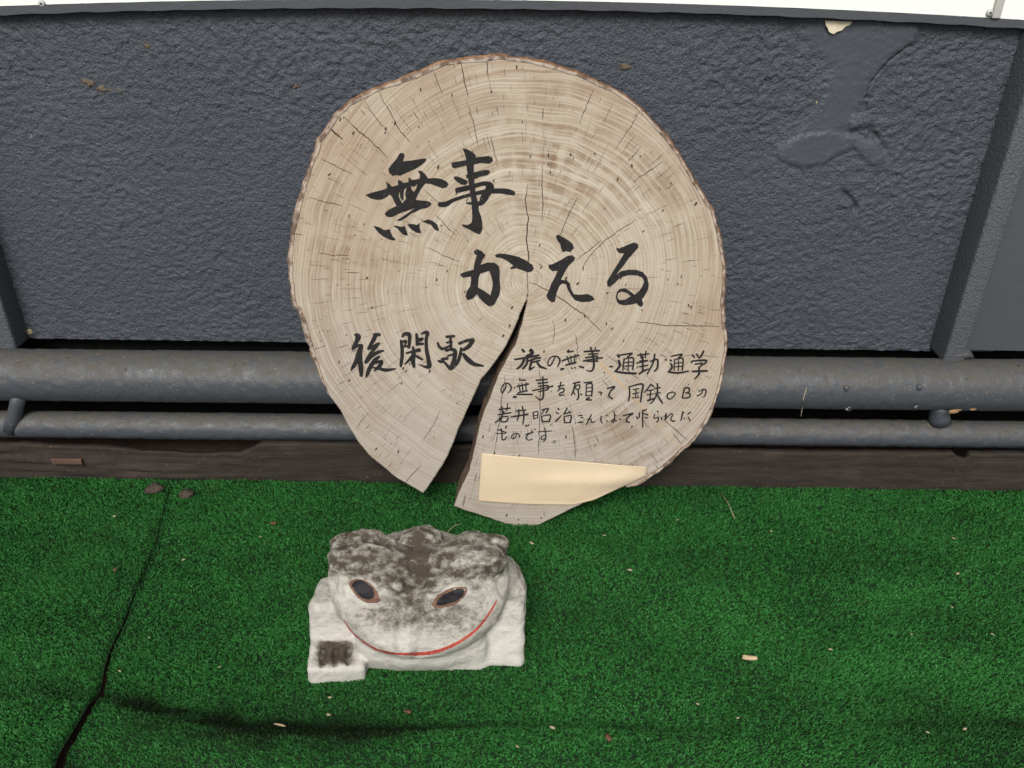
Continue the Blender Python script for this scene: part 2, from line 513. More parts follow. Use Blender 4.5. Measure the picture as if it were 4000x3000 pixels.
g = 3.0
link('ground', mesh_np('ground', [(-g, -g, -0.012), (g, -g, -0.012), (g, 1.2, -0.012), (-g, 1.2, -0.012)], [(0, 1, 2, 3)]), M['soil_shade'], kind='structure')

Y0 = -1.05
X0, X1 = -1.15, 1.15
nblade = 420000
bx = rng.uniform(-0.95, 0.92, nblade); by = rng.uniform(-0.80, -0.084, nblade)
gapd = bx - seam_x(by)
def make_turf(sgn):
    nv, nu = 260, 420
    ys = np.linspace(Y0, -0.06, nv)
    vv = []
    for y in ys:
        s = float(seam_x(y)); gp = float(seam_gap(y)) / 2
        xs = np.linspace(X0, s - gp, 90) if sgn < 0 else np.linspace(s + gp, X1, nu)
        vv.append(np.stack([xs, np.full_like(xs, y), turf_z(xs, np.full_like(xs, y))], -1))
    vv = np.concatenate(vv)
    n = 90 if sgn < 0 else nu
    root_o = link('turf_carpet', mesh_np('turf_carpet', vv, grid_faces(n, nv), True), M['backing'], kind='structure')
    k = (gapd * sgn > seam_gap(by) / 2 + 0.0008) & (by < turf_back(bx))
    x, y = bx[k], by[k]
    n = len(x)
    z = turf_z(x, y)
    ang = rng.normal(0, 0.62, n) + np.where(rng.random(n) < 0.5 + 0.35 * vnoise2(x * 9 + 70, y * 14 + 70, 46), 0, np.pi)
    ln = rng.uniform(0.0036, 0.0064, n) * (1 + 0.25 * vnoise2(x * 18 + 50, y * 18 + 50, 45)); w = rng.uniform(0.0005, 0.0009, n)
    lean = rng.uniform(0.25, 1.15, n) * np.where(np.abs(gapd[k]) < seam_gap(y) / 2 + 0.006, 0.3, 1.0)
    dx = np.cos(ang) * 1.15; dy = np.sin(ang) - 0.12
    sxv, syv = -np.sin(ang) * w, np.cos(ang) * w
    mx = x + dx * ln * 0.42 * lean; my = y + dy * ln * 0.42 * lean; mz = z + ln * 0.55
    tx = x + dx * ln * lean; ty = y + dy * ln * lean; tz = z + ln * (1.02 - 0.33 * lean)
    V = np.stack([np.stack([x - sxv, y - syv, z - 0.0005], -1), np.stack([x + sxv, y + syv, z - 0.0005], -1),
                  np.stack([mx + sxv, my + syv, mz], -1), np.stack([mx - sxv, my - syv, mz], -1), np.stack([tx, ty, tz], -1)], 1).reshape(-1, 3)
    b = (np.arange(n) * 5)[:, None]
    T = np.concatenate([b + np.array([0, 1, 2]), b + np.array([0, 2, 3]), b + np.array([3, 2, 4])])
    me = mesh_np('turf_pile', V, T, True)
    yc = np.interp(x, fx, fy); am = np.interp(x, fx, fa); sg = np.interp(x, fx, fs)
    soil_shade = (0.35 * sstep(0.006, 0.012, am) + 0.65 * sstep(0.014, 0.040, am)) * np.exp(-(((y - yc) - 0.9 * sg) / (1.05 * sg)) ** 2)  # darkens the slope behind the crest: painted shade together with soil
    soil_shade = np.clip(1.7 * soil_shade * (0.8 + 0.5 * vnoise2(x * 28 + 10, y * 60 + 10, 44)), 0, 1)
    at_ = me.attributes.new('soil_shade', 'FLOAT', 'POINT')
    at_.data.foreach_set('value', np.repeat(soil_shade, 5).astype(np.float32))
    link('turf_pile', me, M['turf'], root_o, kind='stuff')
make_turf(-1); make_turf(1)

# ------------------------------------------------------------------ painted steel wall with posts and rails
WY = 0.042
wall = thing('steel_wall', (0, WY, 0), 'dark grey painted bumpy steel wall with round rails along its foot', 'wall')

def bow(x): return 0.017 * (1 - (x / 0.74) ** 2)
ledge_bot = lambda x: at_y(2000, 90, 0.0).z - 0.0 + bow(x) * 1.0
ZT = at_y(2000, 92, 0.0).z
def wall_poly(pts, sc=1300 / 2157.0, x0=2700, y0=0):
    return [(q.x, q.z) for q in (at_y(x0 + a * sc, y0 + b * sc, WY) for a, b in pts)]
def inside(poly, X, Z):
    r = np.zeros(X.shape, bool)
    n = len(poly)
    for i in range(n):
        (xa, za), (xb, zb) = poly[i], poly[(i + 1) % n]
        c = ((za > Z) != (zb > Z)) & (X < (xb - xa) * (Z - za) / (zb - za + 1e-12) + xa)
        r ^= c
    return r
def blur(a, k):
    for _ in range(2):
        for ax in (0, 1):
            p = np.pad(a, [(k, k) if q == ax else (0, 0) for q in (0, 1)], mode='edge')
            cs = np.cumsum(p, ax)
            cs = np.concatenate([np.zeros_like(np.take(cs, [0], ax)), cs], ax)
            n = a.shape[ax]
            a = (np.take(cs, np.arange(2 * k + 1, 2 * k + 1 + n), ax) - np.take(cs, np.arange(0, n), ax)) / (2 * k + 1)
    return a

def make_panel():
    st = 0.0021
    xs = np.arange(-0.90, 0.86, st); zs = np.arange(at_y(2000, 1348, WY).z, 0.86, st)
    X, Z = np.meshgrid(xs, zs)
    wx = X + 0.004 * vnoise2(X * 60 + 90, Z * 60 + 90, 11); wz = Z + 0.004 * vnoise2(X * 60 + 50, Z * 60 + 20, 12)
    n1 = vnoise2(wx * 135 + 200, wz * 175 + 200, 13)
    n2 = vnoise2(wx * 170 + 200, wz * 215 + 200, 14)
    h = 0.0015 * n1 + 0.0013 * n2
    amp = 0.75 + 0.45 * vnoise2(X * 6 + 30, Z * 6 + 30, 15)
    film1 = wall_poly([(745, 120), (1450, 150), (1478, 205), (1455, 262), (1380, 312), (1290, 382), (1215, 465), (1150, 560), (1120, 650), (1050, 740), (1025, 830), (900, 860), (680, 880), (800, 760), (860, 640), (900, 420), (800, 340), (730, 270)])
    film2 = wall_poly([(560, 960), (700, 880), (900, 850), (1060, 880), (1160, 930), (1215, 900), (1265, 985), (1240, 1050), (1170, 1075), (1110, 1010), (1050, 950), (960, 1000), (860, 1055), (730, 1090), (640, 1060), (560, 1025)])
    flap = wall_poly([(1050, 745), (1130, 735), (1165, 790), (1150, 820), (1060, 830), (1035, 850), (1020, 800)])
    slit = wall_poly([(1160, 810), (1180, 830), (1225, 900), (1270, 985), (1255, 1010), (1200, 930), (1165, 870)])
    notch = wall_poly([(970, 1215), (1000, 1240), (1090, 1345), (1060, 1375), (1035, 1360), (1050, 1330), (985, 1270)])
    smear = wall_poly([(930, 1290), (1000, 1280), (1060, 1340), (1030, 1375), (960, 1330)])
    crack = wall_poly([(1440, 265), (1385, 305), (1285, 378), (1212, 460), (1150, 545), (1140, 600), (1118, 650), (1138, 700), (1118, 735), (1128, 735), (1150, 700), (1130, 655), (1150, 605), (1160, 550), (1225, 465), (1295, 388), (1390, 317)])
    m1 = blur(inside(film1, X, Z).astype(float), 2); m2 = blur(inside(film2, X, Z).astype(float), 1)
    calm = blur(np.maximum(m1, m2), 4)
    h = h * amp * (1 - 0.82 * calm)
    ramp1 = sstep(0.42, 0.60, X + 0.15 * (Z - 0.7))
    h = h + m1 * (0.0008 + 0.0052 * ramp1) + m2 * 0.0032
    h = h + blur(inside(flap, X, Z).astype(float), 1) * 0.005 + blur(inside(smear, X, Z).astype(float), 1) * 0.002
    h = h - blur(inside(slit, X, Z).astype(float), 1) * 0.007 - blur(inside(notch, X, Z).astype(float), 1) * 0.008 - inside(crack, X, Z) * 0.004
    V = np.stack([X, WY - h, Z], -1).reshape(-1, 3)
    me = mesh_np('wall_panel', V, grid_faces(len(xs), len(zs)), True)
    at_ = me.attributes.new('calm', 'FLOAT', 'POINT')
    at_.data.foreach_set('value', calm.ravel().astype(np.float32))
    return me
panel = link('wall_panel', make_panel(), M['wall'], wall)
link('back_void', box_mesh('back_void', (-1.3, 0.085, -0.01), (1.3, 0.10, 1.30)), M['dark'], wall)  # near-black sheet: the dark of the hollow is painted into its colour

# bare patch where the paint has flaked off under the ledge
def flat_patch(name, pts, y, mat, parent, label=None, th=0.001):
    P = [at_y(a, b, y) for a, b in pts]
    n = len(P)
    V = [tuple(p) for p in P] + [(p.x, p.y + th, p.z) for p in P]
    Fc = [tuple(t) for t in tessellate_polygon([P])] + [(i, (i + 1) % n, n + (i + 1) % n, n + i) for i in range(n)]
    return link(name, mesh_py(name, V, Fc), mat, parent, label)
zp = lambda a, b: (2700 + a * 0.6027, b * 0.6027)
flat_patch('bare_patch', [zp(*p) for p in ((868, 134), (1045, 140), (1030, 160), (1000, 172), (978, 196), (945, 206), (925, 221), (905, 214), (893, 205), (884, 180), (873, 165))], WY - 0.0065, M['plaster'], wall, 'pale bare spot where paint has flaked off')

for i, (px_, py_, w_, h_, nm) in enumerate(((345, 322, 0.012, 0.008, 'rust'), (405, 345, 0.016, 0.006, 'rust'), (470, 352, 0.006, 0.004, 'rust'), (2440, 258, 0.013, 0.006, 'rust'), (575, 180, 0.008, 0.004, 'rust'), (1152, 338, 0.006, 0.005, 'rust'), (3190, 400, 0.0015, 0.006, 'fleck'), (108, 1298, 0.010, 0.008, 'fleck'))):
    c_ = at_y(px_, py_, WY - 0.0002)
    link('paint_scuff', lump_mesh('paint_scuff', c_, (w_ * 0.7, 0.0012, h_ * 0.6), 300 + i, 3, 0.8), M['scuff'] if nm == 'rust' else M[nm], wall, 'small worn brownish scuff on the grey paint')
# ledge strip under the white boards
def strip(name, y0, y1, zlo, zhi, mat, parent, xa=-1.15, xb=1.15, n=120, wob=0.0006):
    xs = np.linspace(xa, xb, n)
    V, Fc = [], []
    for i, x in enumerate(xs):
        b = bow(max(min(x, 0.8), -0.8))
        w = wob * math.sin(i * 1.7) + wob * (random.random() - 0.5)
        V += [(x, y0, zlo + b + w), (x, y0, zhi + b + w), (x, y1, zhi + b + w), (x, y1, zlo + b + w)]
    for i in range(n - 1):
        for k in range(4):
            a, b2 = i * 4 + k, i * 4 + (k + 1) % 4
            Fc.append((a, b2, b2 + 4, a + 4))
    Fc += [(0, 3, 2, 1), tuple(len(V) - 4 + k for k in range(4))]
    me = mesh_py(name, V, Fc)
    return link(name, me, mat, parent)
LY = 0.026
L0 = at_y(2000, 88, LY).z
strip('ledge_strip', LY, 0.06, L0 + 0.001, L0 + 0.0120, M['trim'], wall)

# posts: the right-hand post and the one at the left border
def post(pxs, y, width, name='post'):
    (xa, ya), (xb, yb) = pxs
    a = at_y(xa, ya, y); b = at_y(xb, yb, y)
    x = (a.x + b.x) / 2
    me = box_mesh(name, (x, y, b.z - 0.02), (x + width, WY + 0.012, L0 - 0.002), 0.006)
    return link(name, me, M['post'], wall), x
PY = -0.016
post(((3961, 506), (3697, 1381)), PY, 0.0355)
p_left, xl = post(((-76, 1158), (-66, 1330)), PY + 0.012, 0.042)
xr = (at_y(3959, 506, PY).x + at_y(3695, 1381, PY).x) / 2
link('side_panel', box_mesh('side_panel', (xr + 0.020, 0.012, at_y(3900, 1370, 0.012).z), (1.2, 0.05, L0), 0.001), M['trim'], wall)
link('side_panel', box_mesh('side_panel', (-1.2, 0.004, 0.225), (xl + 0.012, 0.05, L0), 0.001), M['trim'], wall)

def tube(name, pts, rad, mat, parent, seg=40, rough=0.0, seed=1, cap=True):
    """tube through world points; rad may be a list"""
    P = [Vector(p) for p in pts]
    n = len(P)
    if not isinstance(rad, (list, tuple)): rad = [rad] * n
    V, Fc = [], []
    for i, p in enumerate(P):
        t = (P[min(i + 1, n - 1)] - P[max(i - 1, 0)]).normalized()
        u = Vector((0, 0, 1)).cross(t)
        u = u.normalized() if u.length > 0.05 else Vector((1, 0, 0))
        w = t.cross(u)
        for k in range(seg):
            a = 2 * math.pi * k / seg
            V.append(p + (u * math.cos(a) + w * math.sin(a)) * rad[i])
    V = np.array(V)
    if rough:
        V = V + rough * np.stack([vnoise3(V[:, 0] * f + 50, V[:, 1] * f + 50, V[:, 2] * f + 50, seed + j) for j, f in enumerate((110, 110, 110))], -1)
    for i in range(n - 1):
        for k in range(seg):
            k2 = (k + 1) % seg
            Fc.append((i * seg + k, i * seg + k2, (i + 1) * seg + k2, (i + 1) * seg + k))
    if cap:
        Fc += [tuple(range(seg))[::-1], tuple((n - 1) * seg + k for k in range(seg))]
    return link(name, mesh_py(name, V, Fc, True), mat, parent)

up_y, up_r, lo_y, lo_r = -0.020, 0.0455, -0.032, 0.0245
xs = np.linspace(-1.15, 1.15, 640)
def zline(pxa, pya, pxb, pyb, y):
    a, b = at_y(pxa, pya, y), at_y(pxb, pyb, y)
    return lambda x: a.z + (b.z - a.z) * (x - a.x) / (b.x - a.x)
zu = zline(100, 1464, 3900, 1504, up_y)
zl_ = zline(100, 1657, 3900, 1697, lo_y)
tube('upper_rail', [(x, up_y, zu(x)) for x in xs], up_r, M['pipe'], wall, 64, 0.0007, 21)
tube('lower_rail', [(x, lo_y, zl_(x)) for x in xs], lo_r, M['pipe'], wall, 48, 0.0007, 31)
# struts between the two rails
def strut(px0, py0, px1, py1, y, r, name='strut'):
    a, b = at_y(px0, py0, y), at_y(px1, py1, y)
    tube(name, [a, a.lerp(b, 0.35), a.lerp(b, 0.7), b], [r, r * 0.92, r * 0.95, r * 1.1], M['pipe'], wall, 20, 0.0012, 41)
strut(78, 1530, 45, 1680, -0.046, 0.013)
strut(3669, 1572, 3669, 1648, -0.034, 0.0175)
tube('weld_collar', [at_y(3740, 1372, 0.000), at_y(3742, 1390, -0.004), at_y(3744, 1402, -0.008)], [0.020, 0.022, 0.024], M['pipe'], wall, 20, 0.001, 51)
# rivet heads on the upper rail
def on_tube(px, py, cy, cz, r):
    d = ray(px, py)
    best = None
    for t in np.linspace(0.9, 1.8, 4000):
        p = CAM + d * float(t)
        if (p.y - cy) ** 2 + (p.z - cz(p.x)) ** 2 <= r * r:
            return p
    return CAM + d * ((cy - r - CAM.y) / d.y)
zuc = lambda x: zu(x)
for i, (a, b) in enumerate(((3305, 1516), (3590, 1512))):
    q = on_tube(a, b, up_y, zuc, up_r)
    link('rivet', lump_mesh('rivet', q, (0.0055, 0.0055, 0.0065), 60 + i, 2, 0.2), M['pipe'], wall)
for i, (a, b, s) in enumerate(((3728, 1608, 0.006), (3745, 1600, 0.004), (3800, 1598, 0.004))):
    q = on_tube(a, b, up_y, zuc, up_r)
    link('rust_spot', lump_mesh('rust_spot', q, (s * 1.4, s * 0.4, s * 0.7), 70 + i, 2, 0.3), M['rust'], wall, 'flaked spot of bare orange primer')
for i, (a, b, s, lab) in enumerate(((3315, 1597, 0.0058, 'large clear water drop hanging under the upper rail'), (3581, 1588, 0.0040, 'small clear water drop under the rail near the strut'))):
    q = on_tube(a, b - 8, up_y, zuc, up_r)
    q = q + Vector((0, -0.001, -0.002))
    link('water_drop', lump_mesh('water_drop', q, (s, s, s * 1.15), 80 + i, 3, 0.05), M['water'], None, lab, 'water drop', loc=q)

# white boards above the ledge
zb = L0 + 0.0125
def board(xa, xb, label, y=LY + 0.003):
    n = 60
    xs_ = np.linspace(xa, xb, n)
    V, Fc = [], []
    for x in xs_:
        b = bow(max(min(x, 0.8), -0.8)) + zb
        V += [(x, y, b), (x, y, b + 0.95), (x, y + 0.012, b + 0.95), (x, y + 0.012, b)]
    for i in range(n - 1):
        for k in range(4):
            a, b2 = i * 4 + k, i * 4 + (k + 1) % 4
            Fc.append((a, b2, b2 + 4, a + 4))
    Fc += [(0, 3, 2, 1), tuple(len(V) - 4 + k for k in range(4))]
    cx = (xa + xb) / 2
    return link('white_board', mesh_py('white_board', V, Fc), M['white'], None, label, 'board', 'white boards above the wall', loc=(cx, y, zb))
xs_r = at_y(3890, 60, LY).x
b1 = board(-1.15, xs_r - 0.004, 'long white painted board above the dark wall, screwed at both ends')
b2 = board(xs_r + 0.004, 1.15, 'short end of a white board beyond the vertical metal joint strip')
js = link('joint_strip', box_mesh('joint_strip', (xs_r - 0.006, LY - 0.004, zb + bow(0.76) + 0.003), (xs_r + 0.006, LY + 0.0025, zb + 0.95), 0.002), M['steel'], None, 'narrow grey metal joint strip between the two white boards', 'joint strip', loc=(xs_r, LY, zb))
def screw(px, py, parent, r=0.005):
    q = at_y(px, py, LY)
    o = tube('screw', [q + Vector((0, 0.003, 0)), q, q + Vector((0, -0.0015, 0))], [r, r, r * 0.6], M['steel'], parent, 16)
    tube('screw_slot', [q + Vector((0, -0.0012, 0)), q + Vector((0, -0.0019, 0))], r * 0.3, M['dark'], o, 10)
screw(162, 14, b1); screw(3868, 50, b1)

# ------------------------------------------------------------------ wooden beam along the foot of the wall
BY = -0.085
def make_beam():
    z3 = lambda a, b: (a * 0.5877, 1100 + b * 0.5877)
    z4 = lambda a, b: (2600 + a * 0.633, 1200 + b * 0.633)
    top = [(-700, 1738), (-60, 1740)] + [z3(*p) for p in ((130, 1085), (380, 1100), (700, 1105), (860, 1125), (930, 1142), (1300, 1155), (1600, 1142), (1680, 1110), (1740, 1078), (2200, 1082))] + [z4(*p) for p in ((100, 888), (1000, 903), (1500, 905), (1780, 905), (1800, 930), (1860, 945), (1880, 908), (2200, 908))] + [(4700, 1785)]
    P = [at_y(a, b, BY) for a, b in top]
    tx = np.array([p.x for p in P]); tz = np.array([p.z for p in P])
    xs = np.linspace(-1.1, 1.1, 900)
    zt = np.interp(xs, tx, tz) + 0.0008 * vnoise2(xs * 90 + 60, xs * 0 + 2.2, 8)
    rows = []
    K = 16
    for k in range(K):
        f = k / (K - 1)
        z = -0.010 + (zt + 0.010) * f
        rel = 0.0020 * vnoise2(xs * 9 + 60, z * 260 + 60, 17) + 0.0012 * vnoise2(xs * 50 + 60, z * 500 + 60, 18)
        left = sstep(-0.50, -0.62, xs)
        rel = rel + left * 0.006 * np.clip(vnoise2(xs * 12 + 61, z * 130 + 60, 19), -0.3, 1)
        rows.append(np.stack([xs, BY - rel, z], -1))
    rows.append(np.stack([xs, np.full_like(xs, BY + 0.003), zt + 0.0005], -1))
    rows.append(np.stack([xs, np.full_like(xs, BY + 0.014), zt - 0.001], -1))
    rows.append(np.stack([xs, np.full_like(xs, BY + 0.014), np.full_like(xs, -0.010)], -1))
    V = np.concatenate(rows)
    return mesh_np('wooden_beam', V, grid_faces(len(xs), len(rows)), True)
link('wooden_beam', make_beam(), M['beam'], None, 'weathered dark brown wooden beam lying along the foot of the wall', 'beam', loc=(0, BY, 0))
q = at_y(265, 1800, BY - 0.005)
link('wood_splinter', box_mesh('wood_splinter', q - Vector((0.028, 0.004, 0.006)), q + Vector((0.026, 0.002, 0.005)), 0.002), mat_simple('splinter', (0.085, 0.052, 0.036), 0.4, 70), None, 'reddish brown block of splintered wood on the rotten beam end', 'splinter', loc=q)

# ------------------------------------------------------------------ log slice
S0 = at_z(2090, 2062)                       # tip of the slice on the turf
PITH_PX = (2060, 1105)
top_pt = at_y(1955, 216, -0.034)
dvec = Vector((0, top_pt.y - S0.y, top_pt.z - S0.z)).normalized()     # up the face
nrm = Vector((0, -dvec.z, dvec.y))                                     # towards the camera
SU = Vector((1, 0, 0))
def slab(px, py, off=0.0):
    d = ray(px, py)
    p0 = S0 + nrm * off
    return CAM + d * ((p0 - CAM).dot(nrm) / d.dot(nrm))
PITH = slab(*PITH_PX)
def uv(p):
    d = p - PITH
    return (d.dot(SU), d.dot(dvec))
def p3(u, v, w=0.0): return PITH + SU * u + dvec * v + nrm * w

ZA = lambda pts: [(1100 + a * 0.81374, 200 + b * 0.81374) for a, b in pts]
ZB = lambda pts: [(1100 + a * 0.81374, 1150 + b * 0.81374) for a, b in pts]
right_bark = ZA([(1050, 20), (1150, 35), (1260, 55), (1360, 85), (1440, 112), (1520, 150), (1600, 185), (1680, 240), (1740, 290), (1795, 350), (1850, 410), (1900, 480), (1950, 560), (2000, 650), (2040, 715), (2075, 760), (2090, 830), (2105, 890), (2118, 960), (2128, 1040), (2130, 1110), (2120, 1200)]) + \
    ZB([(2125, 120), (2137, 190), (2138, 250), (2125, 340), (2110, 420), (2080, 520), (2040, 610), (1990, 690), (1945, 735), (1920, 752), (1870, 800), (1810, 850), (1750, 890), (1700, 920), (1655, 925)])
right_bare = ZB([(1648, 910), (1600, 928), (1500, 978), (1400, 1025), (1300, 1075), (1240, 1105), (1190, 1120), (1120, 1115), (1040, 1090), (940, 1055), (870, 1035), (828, 1016)])
crack_r = ZB([(852, 950), (885, 885), (905, 830), (925, 745), (955, 620), (972, 560), (998, 505), (1035, 405), (1060, 350), (1078, 320), (1095, 285), (1122, 245), (1140, 190), (1152, 150), (1160, 110), (1176, 55)]) + ZA([(1184, 1140)])
crack_l = ZA([(1178, 1190)]) + ZB([(1160, 55), (1140, 110), (1110, 180), (1075, 250), (1028, 322), (985, 375), (955, 412), (930, 470), (898, 540), (850, 640), (828, 700), (800, 770), (770, 825), (738, 872), (700, 930), (678, 955)])
left_bare = ZB([(640, 932), (560, 887), (480, 822), (420, 772), (370, 712), (320, 632), (285, 562), (252, 517)])
left_bark = ZB([(225, 482), (190, 402), (165, 332), (140, 262), (125, 202), (105, 132), (85, 72)]) + ZA([(62, 1230), (50, 1170), (40, 1080), (40, 980), (50, 880), (65, 800), (90, 710), (110, 650), (130, 590), (145, 530), (165, 480), (180, 430), (215, 390), (240, 350), (270, 300), (320, 255), (400, 210), (480, 170), (560, 145), (640, 115), (700, 90), (780, 55), (860, 45), (960, 35)])

def resample(pts, step, jitter=0.0, seed=0):
    P = np.array(pts, float)
    seg = np.hypot(*(P[1:] - P[:-1]).T)
    s = np.concatenate([[0], np.cumsum(seg)])
    n = max(2, int(s[-1] / step))
    t = np.linspace(0, s[-1], n)
    Q = np.stack([np.interp(t, s, P[:, 0]), np.interp(t, s, P[:, 1])], -1)
    if jitter:
        T = np.gradient(Q, axis=0); T /= np.linalg.norm(T, axis=1)[:, None] + 1e-9
        j = jitter * (vnoise2(t / step * 0.35 + seed, t * 0 + 1.5, 23) + 0.5 * vnoise2(t / step * 0.9 + seed, t * 0 + 4.5, 24))
        j[0] = j[-1] = 0
        Q = Q + np.stack([-T[:, 1], T[:, 0]], -1) * j[:, None]
    return Q
SLAB_T = 0.050
log = thing('log_slice', (S0.x, S0.y, 0), 'large pale round slice of tree trunk with brush writing, leaning on the wall', 'log slice')

bark_path_px = resample(left_bark + right_bark, 9, 2.5, 3)
bare_r = resample(right_bare, 10, 1.2, 30); cr_r = resample(crack_r, 8, 2.5, 50); cr_l = resample(crack_l, 8, 2.0, 70); bare_l = resample(left_bare, 10, 1.2, 90)
outline_px = np.concatenate([bark_path_px, bare_r, cr_r, cr_l, bare_l])
tags = np.concatenate([np.zeros(len(bark_path_px)), np.ones(len(bare_r)), np.full(len(cr_r), 2), np.full(len(cr_l), 2), np.ones(len(bare_l))])
UV = np.array([uv(slab(*p)) for p in outline_px])
def build_slice():
    n = len(UV)
    bev = 0.0015
    T = np.roll(UV, -1, 0) - np.roll(UV, 1, 0); T /= np.linalg.norm(T, axis=1)[:, None] + 1e-9
    Nn = np.stack([-T[:, 1], T[:, 0]], -1)
    # outline runs clockwise seen from the front, so the left normal points outwards
    back = UV.copy()
    i0 = len(bark_path_px) + len(bare_r)
    k = np.clip((-UV[i0:i0 + len(cr_r), 1]) / 0.10, 0, 1)
    back[i0:i0 + len(cr_r), 0] -= 0.004 * k                 # the split runs slightly askew through the slice
    rings = [(UV - Nn * bev, 0.0), (UV, -bev), (back, -SLAB_T), ]
    V, plane = [], []
    for q, w in rings:
        for (u, v) in q:
            V.append(p3(u, v, w)); plane.append((u, v, 0))
    Fc, mi = [], []
    for t in tessellate_polygon([[Vector((u, v, 0)) for u, v in rings[0][0]]]):
        Fc.append(tuple(t)); mi.append(0)
    for k in range(2):
        for i in range(n):
            j = (i + 1) % n
            Fc.append((k * n + i, k * n + j, (k + 1) * n + j, (k + 1) * n + i)); mi.append(0 if k == 0 else 1)
    for t in tessellate_polygon([[Vector((u, v, 0)) for u, v in back]]):
        Fc.append(tuple(2 * n + i for i in t)[::-1]); mi.append(1)
    me = mesh_py('wood_disc', V, Fc)
    me.materials.append(M['wood']); me.materials.append(M['side'])
    me.polygons.foreach_set('material_index', mi)
    a = me.attributes.new('plane', 'FLOAT_VECTOR', 'POINT')
    a.data.foreach_set('vector', np.array(plane, np.float32).ravel())
    import bmesh
    bm = bmesh.new(); bm.from_mesh(me); bmesh.ops.recalc_face_normals(bm, faces=bm.faces); bm.to_mesh(me); bm.free()
    return me
link('wood_disc', build_slice(), None, log)

def build_bark():
    Q = np.array([uv(slab(*p)) for p in bark_path_px])
    n = len(Q)
    T = np.gradient(Q, axis=0); T /= np.linalg.norm(T, axis=1)[:, None] + 1e-9
    Nn = np.stack([-T[:, 1], T[:, 0]], -1)
    s = np.arange(n)
    fade = np.minimum(1, np.minimum(s, n - 1 - s) / 14.0)
    side = (Q[:, 0] < -0.05)
    out = (0.0016 + 0.0016 * vnoise2(s * 0.23, s * 0 + 2.5, 61) + 0.0009 * vnoise2(s * 0.8, s * 0 + 2.5, 62) + np.where(side, 0.0016, 0.0)) * fade
    inn = (0.0042 + 0.0012 * vnoise2(s * 0.1, s * 0 + 9.5, 63)) * fade + 0.0004
    prof = [(-inn, 0.0001), (-inn + 0.0006, 0.0010), (out * 0.4 - 0.001, 0.0012), (out + 0.0002, -0.0015)]
    rows = []
    for off, w in prof:
        rows.append((Q + Nn * off[:, None], np.full(n, w)))
    for k in range(1, 9):
        w = -0.0015 - (SLAB_T - 0.002) * k / 8
        rough = out + 0.0025 * fade * vnoise2(s * 0.25, s * 0 + k * 0.9, 64) + 0.003 * k / 8
        rows.append((Q + Nn * rough[:, None], np.full(n, w)))
    V = []
    for q, w in rows:
        for (u, v), ww in zip(q, w):
            V.append(p3(u, v, float(ww)))
    return mesh_np('bark', np.array(V), grid_faces(n, len(rows))[:, ::-1], False)
link('bark', build_bark(), M['bark'], log, 'rough orange brown bark with a pale inner rim')

# ---- radial drying cracks and insect slits on the face
def sliver(P, W, off):
    """tapered ribbon on the face; P in-plane points, W widths"""
    V, Fc = [], []
    P = [np.array(p) for p in P]
    for i, p in enumerate(P):
        t = P[min(i + 1, len(P) - 1)] - P[max(i - 1, 0)]
        t = t / (np.linalg.norm(t) + 1e-9)
        nn = np.array([-t[1], t[0]]) * W[i] / 2
        V += [p3(*(p + nn), off), p3(*(p - nn), off)]
    for i in range(len(P) - 1):
        Fc.append((2 * i, 2 * i + 1, 2 * i + 3, 2 * i + 2))
    return V, Fc
def face_inside(u, v):
    return inside([tuple(q) for q in UV], np.array([u]), np.array([v]))[0]
UVl = [tuple(q) for q in UV]
long_cracks = [(ZA(p), w) for p, w in [
    ([(862, 60), (872, 110), (880, 150), (897, 220)], 6.5), ([(985, 40), (990, 120)], 5), ([(730, 100), (748, 150), (772, 205)], 4),
    ([(465, 195), (520, 290), (560, 370), (620, 440)], 4.5), ([(300, 315), (380, 390), (470, 470), (510, 510)], 5.5), ([(235, 372), (262, 398), (292, 422)], 10),
    ([(190, 515), (260, 550), (340, 590)], 4), ([(130, 700), (210, 725), (290, 740)], 3.5), ([(902, 265), (930, 380), (945, 460)], 3.5),
    ([(1182, 640), (1170, 720), (1184, 800), (1176, 900), (1187, 990), (1178, 1090), (1184, 1150)], 7), ([(1005, 410), (1018, 470), (1032, 530)], 4),
    ([(1252, 550), (1248, 640), (1256, 720), (1248, 810)], 5), ([(1420, 700), (1370, 800), (1330, 905)], 4), ([(1700, 808), (1560, 900), (1480, 980), (1440, 1040)], 4.5),
    ([(1540, 905), (1410, 1005)], 4), ([(1830, 530), (1740, 590), (1690, 625)], 4), ([(740, 785), (790, 840), (840, 885)], 4), ([(700, 940), (790, 985), (860, 1012)], 3.5),
    ([(180, 970), (260, 978), (330, 980)], 3.5), ([(1190, 1108), (1240, 1130), (1300, 1160), (1380, 1215), (1450, 1262), (1540, 1350)], 5.5),
    ([(400, 240), (460, 330), (520, 400)], 3.5), ([(1500, 180), (1450, 290), (1430, 350)], 3.5), ([(1720, 290), (1650, 400), (1600, 470)], 3.5), ([(640, 115), (655, 135), (640, 130)], 6)]] + \
    [(ZB(p), w) for p, w in [([(1700, 130), (1860, 150), (1980, 150), (2105, 155)], 5), ([(1235, 340), (1243, 450), (1240, 560), (1233, 770)], 5), ([(1072, 390), (1045, 600), (1022, 760)], 5),
    ([(1395, 630), (1405, 700), (1412, 780)], 4), ([(1560, 290), (1640, 350), (1720, 410)], 4), ([(1835, 600), (1890, 650), (1950, 700)], 5), ([(670, 820), (620, 870), (580, 918)], 4),
    ([(760, 560), (720, 640), (680, 700)], 3.5), ([(420, 560), (360, 640)], 3), ([(1410, 190), (1420, 250), (1415, 330)], 3.5), ([(1300, 120), (1310, 180), (1300, 240)], 3), ([(2100, 300), (1990, 290), (1900, 300)], 3)]]
